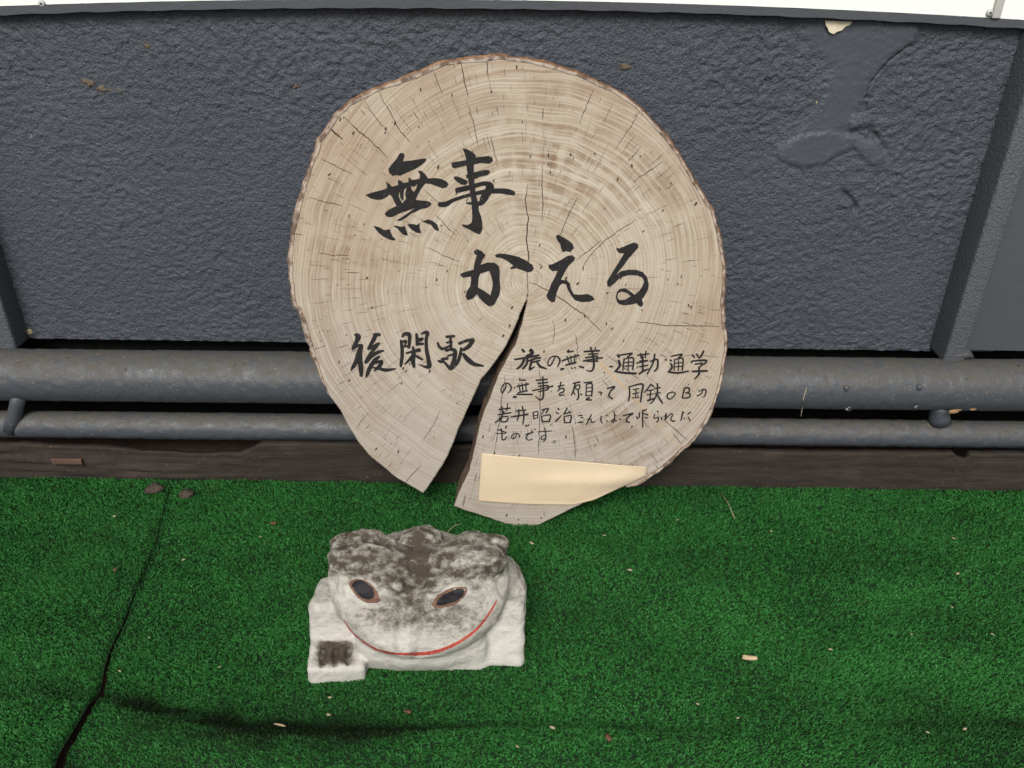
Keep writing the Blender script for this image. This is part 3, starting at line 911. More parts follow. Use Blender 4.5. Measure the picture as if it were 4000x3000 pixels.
def jag(P, amp, seed):
    """subdivide a pixel polyline with a little jaggedness"""
    Q = resample(P, 9, 0, 0)
    r = np.random.default_rng(seed)
    Q[1:-1] += r.normal(0, amp, (len(Q) - 2, 2))
    return Q
V, Fc = [], []
def add(part):
    v, f = part
    b = len(V); V.extend(v); Fc.extend(tuple(i + b for i in q) for q in f)
PXM = 0.00040
for i, (P, w) in enumerate(long_cracks):
    Q = jag(P, 1.2, i)
    U = [uv(slab(*p)) for p in Q]
    n = len(U)
    W = [0.62 * w * PXM * (0.25 + 0.75 * math.sin(math.pi * min(1, (k + 0.6) / n)) ** 0.6) * random.uniform(0.75, 1.2) for k in range(n)]
    add(sliver(U, W, 0.00045 + i * 2e-6))
cnt = 0
while cnt < 430:
    a = random.uniform(0, 2 * math.pi)
    R = 0.06 + 0.34 * math.sqrt(random.random())
    ln = random.choice((0.006, 0.010, 0.018, 0.032)) * random.uniform(0.7, 1.3)
    u0, v0 = R * math.cos(a), R * math.sin(a)
    u1, v1 = (R + ln + 0.006) * math.cos(a), (R + ln + 0.006) * math.sin(a)
    if not (inside(UVl, np.array([u0, u1]), np.array([v0, v1])).all()): continue
    if v0 < 0.05 and R < 0.2 and random.random() < 0.7: continue
    if v0 < -0.02 and abs(math.atan2(u0, -v0) + 0.42) < 0.14: continue
    k = 4
    U = [((R + ln * t / k) * math.cos(a) + random.gauss(0, .0003), (R + ln * t / k) * math.sin(a) + random.gauss(0, .0003)) for t in range(k + 1)]
    w = random.uniform(0.00025, 0.0006)
    add(sliver(U, [w * c for c in (0.2, 0.8, 1, 0.8, 0.2)], 0.00040 + cnt * 1e-7))
    cnt += 1
link('drying_cracks', mesh_py('drying_cracks', V, Fc), M['crack'], log, 'thin dark radial drying cracks', kind='stuff')
V, Fc = [], []
cnt = 0
while cnt < 150:                              # insect slits: small slanting lens shapes
    u0, v0 = random.uniform(-0.33, 0.36), random.uniform(-0.42, 0.38)
    if not inside(UVl, np.array([u0 - .006, u0 + .006]), np.array([v0, v0])).all(): continue
    a = random.gauss(1.25, 0.25); l = random.uniform(0.0012, 0.0034); w = l * random.uniform(0.3, 0.5)
    c, s = math.cos(a), math.sin(a)
    b = len(V)
    for k in range(8):
        t = 2 * math.pi * k / 8
        x, y = l * math.cos(t), w * math.sin(t)
        V.append(p3(u0 + x * c - y * s, v0 + x * s + y * c, 0.00055 + cnt * 1e-7))
    Fc.append(tuple(range(b, b + 8)))
    cnt += 1
link('insect_slits', mesh_py('insect_slits', V, Fc), M['crack'], log, 'small dark slanting insect slits', kind='stuff')
V, Fc = [], []
Q = jag(ZB([(1525, 325), (1620, 420), (1700, 505), (1800, 610), (1915, 735)]), 1.0, 99)
U = [uv(slab(*p)) for p in Q]
add(sliver(U, [0.0036 * (1 - 0.65 * k / len(U)) * random.uniform(0.8, 1.2) for k in range(len(U))], 0.0003))
link('resin_streak', mesh_py('resin_streak', V, Fc), M['straw'], log, 'straw coloured scratch running to the rim')

# ---- brush writing
ink_i = [0]
def ribbon(P, off):
    """brush stroke: list of (u, v, w); rounded ends"""
    A = np.array(P, float)
    # Catmull-Rom through the points
    pts = [A[0]]
    for i in range(len(A) - 1):
        p0 = A[max(i - 1, 0)]; p1 = A[i]; p2 = A[i + 1]; p3_ = A[min(i + 2, len(A) - 1)]
        for t in (0.2, 0.4, 0.6, 0.8, 1.0):
            pts.append(0.5 * ((2 * p1) + (-p0 + p2) * t + (2 * p0 - 5 * p1 + 4 * p2 - p3_) * t * t + (-p0 + 3 * p1 - 3 * p2 + p3_) * t ** 3))
    A = np.array(pts)
    A[:, 2] = np.maximum(A[:, 2], 0.0005)
    T = np.gradient(A[:, :2], axis=0); T /= np.linalg.norm(T, axis=1)[:, None] + 1e-9
    Lp, Rp = [], []
    for p, t in zip(A, T):
        nn = np.array([-t[1], t[0]]) * p[2] / 2
        Lp.append(p[:2] + nn); Rp.append(p[:2] - nn)
    V, Fc = [], []
    n = len(A)
    for l, r in zip(Lp, Rp):
        V += [p3(*l, off), p3(*r, off)]
    for i in range(n - 1):
        Fc.append((2 * i, 2 * i + 1, 2 * i + 3, 2 * i + 2))
    for e, sg in ((0, -1), (n - 1, 1)):
        b = len(V); c = A[e]
        for k in range(9):
            th = math.pi * k / 8
            nn = np.array([-T[e][1], T[e][0]]); q = c[:2] + (nn * math.cos(th) + T[e] * sg * math.sin(th) * 0.8) * c[2] / 2
            V.append(p3(*q, off + 5e-6))
        Fc.append(tuple(range(b, b + 9)))
    return V, Fc

def character(crop, polys=(), strokes=(), wscale=1.0):
    x0, y0, sc = crop
    V, Fc = [], []
    for j, pl in enumerate(polys):
        loops = pl if isinstance(pl[0], list) else [pl]
        ink_i[0] += 1
        off = 0.00075 + (ink_i[0] % 60) * 4e-6
        L3 = [[Vector((*uv(slab(x0 + a * sc, y0 + b * sc)), 0)) for a, b in lp] for lp in loops]
        b = len(V)
        for lp in L3:
            V.extend(p3(q.x, q.y, off) for q in lp)
        Fc.extend(tuple(i + b for i in t) for t in tessellate_polygon(L3))
    for st in strokes:
        ink_i[0] += 1
        off = 0.00075 + (ink_i[0] % 60) * 4e-6
        pts = []
        for q in st:
            p = uv(slab(x0 + q[0] * sc, y0 + q[1] * sc))
            pts.append((p[0], p[1], q[2] * sc * PXM * 0.98 * wscale))
        v, f = ribbon(pts, off)
        b = len(V); V.extend(v); Fc.extend(tuple(i + b for i in t) for t in f)
    return link('brush_character', mesh_py('brush_character', V, Fc), M['ink'], log)

C4 = (1380, 550, 670 / 2212); C5 = (1750, 880, 850 / 2212); C6 = (1330, 1270, 600 / 2212); C7 = (1900, 1330, 900 / 2212); C8 = (1900, 1550, 900 / 2212)
character(C4, [
    [(610, 155), (650, 160), (662, 190), (640, 265), (740, 255), (860, 235), (945, 225), (930, 265), (880, 310), (800, 360), (690, 410), (600, 450), (560, 440), (510, 452), (460, 410), (455, 360), (500, 300), (560, 230), (590, 175)],
    [[(160, 700), (230, 670), (330, 645), (420, 620), (440, 595), (420, 520), (470, 560), (500, 590), (580, 570), (575, 500), (625, 520), (645, 545), (710, 530), (715, 465), (760, 505), (850, 490), (865, 450), (835, 385), (880, 385), (930, 430), (965, 485), (1050, 478), (1130, 490), (1200, 520), (1230, 560), (1200, 600), (1150, 610), (1080, 585), (1000, 555), (930, 550), (880, 610), (840, 680), (805, 760), (870, 768), (950, 775), (1010, 800), (1000, 830), (950, 865), (870, 880), (800, 915), (740, 940), (690, 985), (610, 1030), (555, 1027), (640, 975), (720, 920), (800, 865), (700, 900), (570, 945), (520, 975), (480, 985), (430, 975), (405, 940), (440, 900), (500, 865), (560, 840), (530, 790), (500, 720), (470, 690), (420, 730), (370, 755), (300, 760), (220, 740)],
     [(590, 655), (588, 720), (632, 805), (682, 745), (668, 690), (690, 600), (655, 630), (648, 690), (650, 740), (636, 780), (606, 730), (600, 680)], [(828, 555), (790, 590), (745, 585), (752, 630), (785, 660), (815, 610)]],
    [(260, 1095), (330, 1110), (400, 1150), (470, 1140), (490, 1190), (510, 1235), (548, 1270), (530, 1285), (470, 1275), (400, 1240), (330, 1190), (290, 1140)],
    [(510, 1095), (550, 1092), (620, 1110), (665, 1095), (690, 1170), (708, 1220), (655, 1215), (610, 1180), (570, 1130)],
    [(695, 1075), (760, 1070), (820, 1085), (855, 1055), (855, 1120), (878, 1190), (820, 1185), (760, 1150), (720, 1110)],
    [(890, 1035), (970, 1012), (1030, 1035), (1085, 1080), (1105, 1150), (1090, 1165), (1045, 1140), (1005, 1085), (940, 1060)]])
character(C4, [
    [(1410, 95), (1460, 105), (1530, 140), (1585, 190), (1560, 230), (1555, 330), (1555, 450), (1565, 560), (1580, 680), (1600, 760), (1615, 830), (1620, 900), (1650, 980), (1665, 1060), (1665, 1140), (1635, 1205), (1580, 1190), (1500, 1145), (1420, 1110), (1395, 1075), (1470, 1085), (1520, 1060), (1535, 1000), (1530, 880), (1520, 760), (1505, 660), (1490, 560), (1475, 450), (1462, 350), (1455, 240), (1435, 160)],
    [(1265, 285), (1290, 275), (1450, 250), (1600, 210), (1750, 195), (1795, 220), (1800, 260), (1755, 295), (1650, 285), (1560, 300), (1450, 320), (1300, 355), (1270, 330)],
    [(1295, 460), (1350, 458), (1420, 490), (1480, 520), (1460, 565), (1400, 565), (1340, 530), (1300, 490)],
    [(1450, 440), (1560, 405), (1680, 375), (1745, 375), (1768, 405), (1730, 440), (1640, 460), (1560, 495), (1460, 480)]],
    [[(1340, 638, 66), (1500, 600, 62), (1680, 550, 52), (1765, 585, 95), (1740, 650, 95), (1685, 740, 95), (1640, 805, 60), (1550, 808, 38), (1462, 802, 20)],
     [(1115, 820, 60), (1195, 815, 64), (1300, 760, 44), (1500, 698, 42), (1700, 655, 55), (1880, 645, 62), (1990, 655, 70), (2065, 675, 54)]])
character(C5, [
    [[(265, 260), (290, 240), (345, 262), (382, 305), (350, 350), (330, 400), (400, 378), (470, 378), (515, 410), (527, 460), (525, 560), (533, 640), (525, 700), (500, 750), (468, 808), (415, 822), (370, 790), (320, 740), (295, 700), (250, 745), (200, 760), (178, 725), (190, 670), (225, 620), (235, 560), (235, 520), (150, 532), (122, 500), (150, 480), (260, 450), (270, 380), (290, 310), (268, 285)],
     [(420, 462), (330, 490), (312, 530), (305, 630), (360, 660), (430, 710), (450, 640), (455, 580), (440, 520)]],
    [(478, 300), (520, 285), (600, 292), (720, 320), (800, 360), (860, 405), (873, 440), (850, 470), (810, 475), (740, 450), (695, 435), (640, 445), (628, 435), (665, 410), (600, 360), (540, 330), (490, 325)]])
character(C5, [
    [(1095, 110), (1120, 92), (1160, 115), (1220, 150), (1265, 185), (1280, 230), (1245, 270), (1200, 262), (1165, 272), (1150, 240), (1140, 190), (1110, 150)],
    [(1020, 400), (1060, 395), (1150, 350), (1215, 310), (1260, 302), (1292, 330), (1280, 360), (1230, 405), (1195, 460), (1150, 545), (1155, 555), (1205, 555), (1240, 590), (1250, 650), (1280, 700), (1340, 705), (1420, 697), (1470, 720), (1490, 755), (1440, 775), (1360, 780), (1290, 760), (1250, 710), (1215, 650), (1200, 600), (1160, 590), (1130, 620), (1100, 700), (1085, 778), (1050, 780), (1010, 745), (1000, 710), (1030, 650), (1050, 590), (1085, 530), (1115, 460), (1060, 465), (1025, 435)]])
character(C5, [
    [[(1710, 225), (1740, 235), (1820, 200), (1890, 172), (1930, 190), (1935, 225), (1890, 275), (1840, 330), (1790, 400), (1740, 460), (1710, 500), (1760, 465), (1840, 450), (1910, 450), (1980, 475), (2025, 530), (2040, 600), (2030, 660), (1990, 730), (1970, 750), (1985, 800), (1965, 830), (1935, 815), (1915, 790), (1860, 805), (1790, 812), (1740, 800), (1715, 775), (1707, 730), (1715, 680), (1745, 645), (1800, 638), (1850, 670), (1895, 705), (1940, 670), (1975, 620), (1993, 570), (1975, 530), (1920, 508), (1840, 505), (1780, 520), (1740, 540), (1690, 590), (1640, 630), (1618, 610), (1615, 570), (1650, 510), (1700, 430), (1750, 350), (1790, 285), (1740, 280), (1715, 255)],
     [(1728, 690), (1760, 672), (1810, 685), (1855, 715), (1850, 725), (1800, 755), (1740, 760), (1722, 730)]]])
# station name
character(C6, strokes=[[(215, 135, 40), (255, 160, 85), (235, 230, 62), (195, 310, 60), (172, 348, 30)], [(172, 345, 30), (250, 295, 45), (310, 295, 50)], [(300, 300, 60), (270, 400, 78), (230, 520, 72), (180, 600, 50), (152, 655, 16)], [(285, 350, 60), (285, 520, 72), (295, 620, 76), (300, 725, 50)], [(480, 130, 34), (560, 135, 54)], [(510, 140, 62), (470, 220, 60), (402, 340, 42)], [(402, 345, 32), (470, 310, 44), (550, 262, 44)], [(540, 270, 48), (450, 390, 54), (372, 520, 54), (360, 548, 24)], [(370, 535, 42), (450, 450, 48), (540, 388, 52), (618, 367, 28)], [(560, 450, 34), (500, 500, 62), (430, 600, 62), (392, 690, 52), (366, 752, 18)], [(500, 540, 44), (596, 518, 44), (560, 590, 60), (490, 655, 24)], [(470, 610, 22), (560, 625, 46), (660, 645, 56), (795, 625, 20)]])
character(C6, strokes=[[(872, 222, 40), (887, 330, 52), (887, 450, 52), (872, 560, 46), (870, 598, 24)], [(892, 165, 34), (920, 128, 52), (988, 132, 62), (995, 220, 52), (985, 322, 42)], [(890, 240, 34), (940, 230, 46), (930, 280, 24)], [(880, 310, 32), (980, 297, 32)], [(1095, 128, 42), (1105, 200, 52), (1105, 278, 52)], [(1110, 205, 36), (1182, 196, 46), (1132, 232, 24)], [(1110, 270, 42), (1188, 266, 42)], [(1168, 124, 28), (1220, 102, 46), (1255, 112, 54), (1235, 200, 48), (1240, 350, 56), (1265, 480, 62), (1278, 585, 72), (1230, 600, 44), (1132, 566, 14)], [(952, 400, 32), (1050, 376, 42), (1136, 356, 62)], [(1045, 312, 32), (1055, 400, 62), (1042, 500, 72), (1060, 598, 42)], [(1040, 430, 42), (980, 510, 37), (926, 560, 22)], [(1070, 430, 32), (1120, 460, 42), (1183, 494, 28)]])
character(C6, strokes=[[(1525, 166, 40), (1638, 156, 40)], [(1580, 165, 36), (1590, 270, 42), (1590, 350, 42)], [(1402, 252, 32), (1425, 310, 46), (1480, 338, 46), (1576, 292, 24)], [(1532, 250, 32), (1606, 236, 32)], [(1522, 364, 42), (1578, 346, 42)], [(1588, 342, 52), (1650, 372, 62), (1640, 480, 62), (1610, 570, 62), (1582, 626, 52)], [(1580, 628, 50), (1530, 570, 42), (1455, 487, 28)], [(1412, 511, 36), (1450, 526, 46), (1470, 532, 24)], [(1462, 486, 36), (1538, 477, 50)], [(1545, 442, 28), (1638, 412, 36)], [(1710, 264, 42), (1800, 226, 46), (1908, 206, 50)], [(1908, 216, 62), (1850, 300, 62), (1772, 354, 46)], [(1740, 332, 42), (1720, 440, 48), (1680, 540, 52), (1602, 638, 24)], [(1772, 418, 52), (1840, 500, 76), (1930, 560, 62), (2055, 584, 28)]])
ROW1 = [
    [[(343, 84, 26), (360, 104, 36)], [(425, 90, 46), (440, 120, 44), (385, 150, 32)], [(272, 180, 22), (400, 160, 30), (505, 140, 24)], [(362, 185, 36), (332, 240, 32), (292, 270, 22)], [(392, 160, 30), (388, 220, 30), (350, 268, 30)], [(400, 196, 26), (470, 172, 28), (522, 165, 22)], [(442, 180, 30), (422, 240, 30), (416, 278, 26), (460, 250, 18)], [(452, 206, 24), (512, 190, 22)], [(480, 200, 24), (520, 250, 32), (576, 268, 18)]],
    [[(655, 155, 18), (640, 200, 18), (610, 240, 22), (590, 225, 18), (600, 180, 16), (640, 150, 16), (690, 160, 20), (705, 200, 22), (682, 250, 15)]],
    [[(790, 92, 22), (780, 110, 22), (833, 100, 20)], [(728, 195, 22), (800, 165, 22), (888, 141, 22)], [(775, 152, 15), (795, 215, 17)], [(810, 147, 15), (815, 215, 17)], [(850, 132, 15), (845, 205, 17)], [(762, 235, 24), (858, 211, 24)], [(718, 276, 32), (744, 268, 22)], [(815, 260, 16), (825, 268, 16)], [(845, 255, 15), (855, 265, 15)], [(892, 246, 22), (932, 260, 26)]],
    [[(938, 105, 22), (1082, 96, 26)], [(1000, 65, 22), (1025, 150, 28), (1030, 250, 28), (1005, 292, 24), (957, 284, 10)], [(982, 130, 20), (1068, 126, 20)], [(952, 165, 22), (1058, 150, 24), (1060, 180, 26)], [(932, 195, 24), (1040, 175, 20), (1112, 165, 24)], [(966, 200, 16), (1068, 196, 22)]],
    [[(1184, 250, 22), (1208, 248, 24)]],
    [[(1260, 140, 30), (1275, 160, 24)], [(1270, 190, 26), (1280, 240, 32), (1242, 290, 26)], [(1234, 295, 26), (1330, 310, 30), (1436, 315, 28)], [(1272, 140, 20), (1398, 121, 22)], [(1398, 126, 22), (1352, 155, 18)], [(1320, 182, 20), (1310, 284, 18)], [(1320, 177, 18), (1408, 167, 22), (1404, 278, 22)], [(1330, 210, 16), (1400, 205, 16)], [(1330, 245, 16), (1400, 240, 16)], [(1365, 167, 16), (1360, 288, 16)]],
    [[(1452, 140, 20), (1558, 126, 20)], [(1480, 122, 18), (1485, 170, 18)], [(1530, 100, 18), (1525, 165, 18)], [(1442, 215, 20), (1548, 191, 22)], [(1500, 150, 24), (1500, 288, 26)], [(1470, 195, 16), (1540, 190, 16)], [(1470, 250, 20), (1548, 236, 20)], [(1467, 318, 26), (1510, 290, 26), (1558, 271, 16)], [(1572, 200, 20), (1640, 182, 24), (1640, 260, 26), (1611, 293, 22)], [(1615, 132, 24), (1600, 210, 24), (1542, 323, 16)]],
    [[(1719, 180, 22), (1726, 188, 18)]],
    [[(1765, 186, 24), (1775, 196, 22)], [(1770, 220, 22), (1780, 260, 26), (1747, 298, 20)], [(1748, 300, 24), (1840, 310, 26), (1942, 291, 18)], [(1772, 150, 18), (1878, 131, 22), (1847, 160, 16)], [(1805, 187, 18), (1800, 284, 16)], [(1805, 182, 16), (1884, 172, 20), (1880, 284, 20)], [(1812, 216, 14), (1878, 211, 14)], [(1812, 251, 14), (1878, 246, 14)], [(1845, 167, 14), (1842, 288, 14)]],
    [[(1977, 137, 20), (1995, 160, 22)], [(2016, 127, 20), (2035, 160, 20)], [(2084, 102, 26), (2060, 150, 22), (2041, 170, 16)], [(1967, 210, 24), (1985, 195, 22), (2108, 190, 28), (2090, 225, 20)], [(2002, 225, 20), (2078, 221, 22), (2050, 250, 22)], [(1978, 295, 26), (2117, 290, 28)], [(2040, 255, 24), (2040, 320, 28), (1996, 368, 16)]],
    # second line
    [[(190, 415, 15), (180, 460, 19), (150, 500, 17), (141, 470, 15), (165, 420, 15), (205, 410, 17), (237, 440, 21), (230, 480, 17), (202, 504, 9)]],
    [[(322, 362, 16), (322, 380, 18), (373, 378, 20)], [(292, 440, 20), (403, 416, 22)], [(310, 420, 14), (325, 490, 16)], [(340, 405, 14), (350, 485, 16)], [(380, 402, 16), (380, 480, 16)], [(302, 500, 18), (393, 481, 20)], [(262, 540, 30), (284, 540, 30)], [(292, 516, 22), (438, 516, 24)]],
    [[(477, 380, 20), (583, 371, 22)], [(540, 347, 20), (545, 440, 22), (545, 540, 24), (515, 568, 20), (472, 536, 12)], [(492, 410, 18), (588, 401, 20)], [(502, 440, 18), (588, 431, 22), (590, 470, 22)], [(442, 480, 20), (560, 455, 18), (637, 436, 22)], [(502, 490, 16), (588, 471, 20)]],
    [[(687, 440, 20), (743, 426, 18)], [(715, 397, 18), (700, 460, 18), (686, 484, 16)], [(692, 470, 16), (740, 456, 18), (740, 490, 20), (706, 505, 18), (706, 524, 20), (744, 519, 16)]],
    [[(832, 410, 18), (898, 396, 20)], [(850, 416, 20), (835, 480, 22), (817, 523, 18)], [(860, 430, 15), (894, 425, 17), (890, 460, 17), (860, 465, 15), (860, 432, 13)], [(880, 466, 18), (885, 540, 22), (867, 568, 16)], [(840, 500, 15), (850, 520, 15)], [(906, 511, 20), (915, 520, 20)], [(937, 405, 18), (1013, 396, 20)], [(960, 420, 15), (955, 530, 17)], [(960, 420, 15), (1014, 416, 20), (1010, 530, 20)], [(966, 455, 13), (1009, 450, 13)], [(966, 490, 13), (1009, 485, 13)], [(960, 530, 15), (1009, 525, 15)], [(988, 546, 20), (957, 565, 20), (1008, 570, 22)]],
    [[(1077, 495, 16), (1104, 496, 18), (1096, 524, 16)]],
    [[(1158, 460, 18), (1232, 441, 22), (1195, 480, 20), (1176, 530, 22), (1212, 558, 20)]],
    [[(1370, 442, 22), (1375, 500, 22), (1365, 578, 20)], [(1382, 440, 18), (1498, 417, 24), (1490, 500, 24), (1480, 588, 20)], [(1407, 470, 15), (1463, 460, 15)], [(1402, 510, 15), (1463, 500, 15)], [(1402, 550, 15), (1463, 545, 15)], [(1435, 467, 15), (1432, 548, 15)], [(1450, 522, 13), (1458, 533, 13)]],
    [[(1580, 417, 20), (1540, 470, 20), (1512, 498, 14)], [(1580, 420, 18), (1608, 444, 18)], [(1547, 480, 16), (1603, 471, 18)], [(1542, 520, 16), (1598, 511, 16)], [(1575, 482, 18), (1570, 568, 18)], [(1548, 575, 24), (1608, 556, 22)], [(1640, 412, 20), (1640, 500, 22), (1600, 580, 18), (1572, 603, 14)], [(1612, 460, 16), (1668, 450, 20)], [(1612, 510, 16), (1668, 500, 18)], [(1640, 520, 20), (1688, 598, 24)]],
    [[(1785, 494, 16), (1742, 510, 19), (1736, 548, 19), (1765, 560, 17), (1800, 530, 17), (1812, 502, 15), (1780, 491, 15)]],
    [[(1900, 457, 20), (1880, 548, 20)], [(1907, 450, 18), (1944, 456, 22), (1944, 490, 18), (1907, 500, 14)], [(1912, 500, 15), (1954, 511, 20), (1944, 544, 20), (1887, 551, 16)], [(1940, 416, 9), (1938, 429, 9)]],
    [[(2080, 472, 15), (2060, 510, 17), (2022, 530, 17)], [(2037, 490, 13), (2080, 466, 15), (2108, 481, 20), (2095, 530, 15), (2072, 544, 9)]],
]
for st in ROW1:
    character(C7, strokes=st, wscale=0.80)
ROW3 = [
    [[(122, 120, 20), (228, 106, 20)], [(150, 92, 16), (155, 150, 18)], [(205, 62, 10), (195, 130, 18)], [(112, 170, 18), (233, 151, 20)], [(170, 140, 20), (130, 210, 22), (82, 248, 16)], [(150, 190, 20), (140, 235, 20), (190, 235, 20), (210, 202, 20)], [(152, 190, 16), (209, 186, 18)], [(235, 186, 15), (240, 195, 15)]],
    [[(282, 135, 18), (378, 126, 20)], [(253, 190, 22), (398, 166, 24)], [(310, 122, 20), (310, 180, 20), (296, 223, 18)], [(345, 92, 18), (360, 170, 22), (350, 263, 16)], [(382, 270, 22), (376, 284, 16)]],
    [[(447, 148, 18), (457, 212, 18)], [(449, 150, 14), (492, 140, 14), (490, 200, 16)], [(455, 180, 12), (488, 174, 12)], [(457, 208, 12), (488, 202, 12)], [(532, 125, 18), (593, 111, 20), (572, 152, 18)], [(556, 125, 14), (528, 168, 14)], [(530, 182, 18), (535, 238, 20)], [(534, 184, 14), (612, 174, 20), (603, 235, 20)], [(535, 238, 18), (605, 234, 20)]],
    [[(689, 110, 22), (696, 120, 20)], [(672, 150, 18), (692, 160, 18)], [(662, 234, 22), (690, 210, 22), (716, 178, 14)], [(775, 107, 20), (752, 150, 18), (742, 165, 16)], [(738, 166, 16), (805, 146, 18)], [(790, 132, 14), (810, 156, 16)], [(745, 190, 18), (750, 248, 18)], [(747, 190, 14), (813, 178, 20), (803, 246, 20)], [(752, 248, 16), (806, 244, 18)]],
    [[(882, 180, 15), (918, 175, 18)], [(906, 200, 15), (929, 196, 15)], [(882, 245, 18), (928, 241, 20)]],
    [[(1010, 167, 15), (980, 220, 18), (961, 264, 15)], [(976, 225, 15), (1000, 211, 15), (1010, 244, 17), (1043, 236, 13)]],
    [[(1100, 182, 15), (1100, 230, 17), (1114, 254, 11)], [(1150, 175, 18), (1160, 180, 15)], [(1150, 230, 15), (1165, 232, 15)]],
    [[(1225, 147, 13), (1230, 200, 17), (1220, 239, 19), (1202, 234, 15), (1216, 216, 13), (1248, 230, 15)], [(1235, 175, 15), (1245, 172, 13)], [(1281, 215, 18), (1290, 215, 15)]],
    [[(1313, 180, 18), (1408, 156, 20), (1360, 190, 20), (1345, 230, 22), (1373, 245, 18)]],
    [[(1440, 187, 16), (1450, 209, 20)], [(1470, 152, 18), (1465, 199, 18)], [(1502, 130, 22), (1528, 126, 24)], [(1500, 137, 20), (1500, 288, 18)], [(1512, 160, 16), (1548, 170, 22)], [(1522, 200, 16), (1544, 200, 18)]],
    [[(1641, 136, 18), (1650, 145, 16)], [(1615, 167, 15), (1606, 204, 15)], [(1616, 205, 15), (1650, 196, 18), (1645, 234, 18), (1631, 239, 14)]],
    [[(1725, 157, 18), (1715, 219, 18)], [(1702, 185, 15), (1730, 176, 15), (1716, 214, 13), (1770, 161, 15), (1785, 176, 18), (1770, 210, 18), (1790, 234, 20), (1813, 226, 12)]],
    [[(1885, 142, 20), (1875, 190, 20), (1866, 228, 12)], [(1881, 155, 12), (1899, 146, 14)], [(1895, 205, 16), (1900, 212, 16)], [(1932, 165, 16), (1958, 146, 20)], [(1936, 191, 14), (1954, 228, 16)]],
    [[(140, 302, 17), (150, 350, 19), (150, 404, 19), (175, 409, 17), (194, 381, 15)], [(108, 311, 15), (188, 340, 15)], [(86, 350, 11), (188, 350, 11)]],
    [[(290, 350, 14), (275, 390, 14), (246, 399, 14), (246, 366, 12), (290, 346, 12), (319, 370, 16), (310, 389, 10)]],
    [[(378, 360, 17), (453, 336, 17), (400, 360, 15), (381, 395, 17), (405, 414, 15), (443, 405, 13)], [(430, 321, 15), (440, 328, 13)], [(460, 306, 15), (470, 315, 13)]],
    [[(498, 335, 14), (627, 326, 14)], [(560, 297, 14), (570, 360, 16), (565, 409, 18), (541, 429, 12)], [(565, 366, 12), (531, 380, 14), (531, 409, 14), (564, 396, 12)]],
    [[(652 + 12 * math.cos(k * math.pi / 4), 430 + 12 * math.sin(k * math.pi / 4), 8) for k in range(9)]],
]
for st in ROW3:
    character(C8, strokes=st, wscale=0.80)

# ------------------------------------------------------------------ paper sheet stuck to the slice
def make_paper():
    cs = [ZB([p])[0] for p in ((960, 760), (1752, 818), (1738, 885), (945, 992))]
    A, B = np.array(uv(slab(*cs[0]))), np.array(uv(slab(*cs[1])))
    D = np.array(uv(slab(*cs[3])))
    ex = B - A; ey = D - A
    # free lower-right edge of the sheet, bent back round the rim of the slice
    edge = np.array([uv(slab(*p)) for p in ZB([(1742, 862), (1655, 912), (1500, 985), (1400, 1010), (1180, 1008), (945, 992)])])
    Mx = np.linalg.inv(np.stack([ex, ey], 1))
    E = np.array([Mx @ (e - A) for e in edge])          # in (s,t)
    order = np.argsort(E[:, 0])
    nu, nv = 60, 34
    V, back = [], []
    for j in range(nv):
        for i in range(nu):
            s = i / (nu - 1)
            tmax = np.interp(s, E[order, 0], E[order, 1])
            t = tmax * j / (nv - 1)
            q = A + ex * s + ey * t
            cut = max(0.0, 1 - (tmax - t) / 0.35)           # nearness to the free edge
            lift = 0.0016 + 0.0040 * math.sin(math.pi * min(1, s * 1.02)) * (0.3 + 0.7 * (1 - t)) + 0.0075 * s ** 2 * (1 - t) ** 1.5 + 0.002 * math.sin(s * 9 + t * 3) * 0.4
            roll = -0.004 * sstep(0.2, 0.5, s) * cut ** 2 + 0.0035 * math.exp(-((t - 0.62 + 0.35 * s) / 0.16) ** 2) * sstep(0.1, 0.5, s)
            V.append(p3(q[0], q[1], max(0.0013, lift + roll)))
    n = len(V)
    V2 = [v - nrm * 0.0004 for v in V]
    Fq = [tuple(int(k) for k in f) for f in grid_faces(nu, nv)[:, ::-1]]
    Fb = [tuple(k + n for k in f[::-1]) for f in Fq]
    rim = list(range(nu)) + [r * nu + nu - 1 for r in range(1, nv)] + [(nv - 1) * nu + c for c in range(nu - 2, -1, -1)] + [r * nu for r in range(nv - 2, 0, -1)]
    Fr = [(rim[k], rim[(k + 1) % len(rim)], rim[(k + 1) % len(rim)] + n, rim[k] + n) for k in range(len(rim))]
    return mesh_py('paper_sheet', V + V2, Fq + Fb + Fr, True)
pq = slab(1950, 1950)
link('paper_sheet', make_paper(), M['paper'], None, 'blank buff paper strip stuck on the lower edge of the log slice', 'paper', loc=pq)

# ------------------------------------------------------------------ stone frog
FX, FYc = -0.126, -0.43                       # base of the frog in the world
frog = thing('frog_statue', (FX, FYc, 0), 'squat white stone frog with a painted red smile sitting on the turf', 'statue')
def smin(a, b, k):
    h = np.clip(0.5 + 0.5 * (b - a) / k, 0, 1)
    return b + (a - b) * h - k * h * (1 - h)
def ell(X, Y, Z, c, r, rot=None):
    x, y, z = X - c[0], Y - c[1], Z - c[2]
    if rot is not None:
        R = np.array(rot.transposed())
        x, y, z = R[0, 0] * x + R[0, 1] * y + R[0, 2] * z, R[1, 0] * x + R[1, 1] * y + R[1, 2] * z, R[2, 0] * x + R[2, 1] * y + R[2, 2] * z
    k0 = np.sqrt((x / r[0]) ** 2 + (y / r[1]) ** 2 + (z / r[2]) ** 2)
    k1 = np.sqrt((x / r[0] ** 2) ** 2 + (y / r[1] ** 2) ** 2 + (z / r[2] ** 2) ** 2) + 1e-9
    return k0 * (k0 - 1) / k1
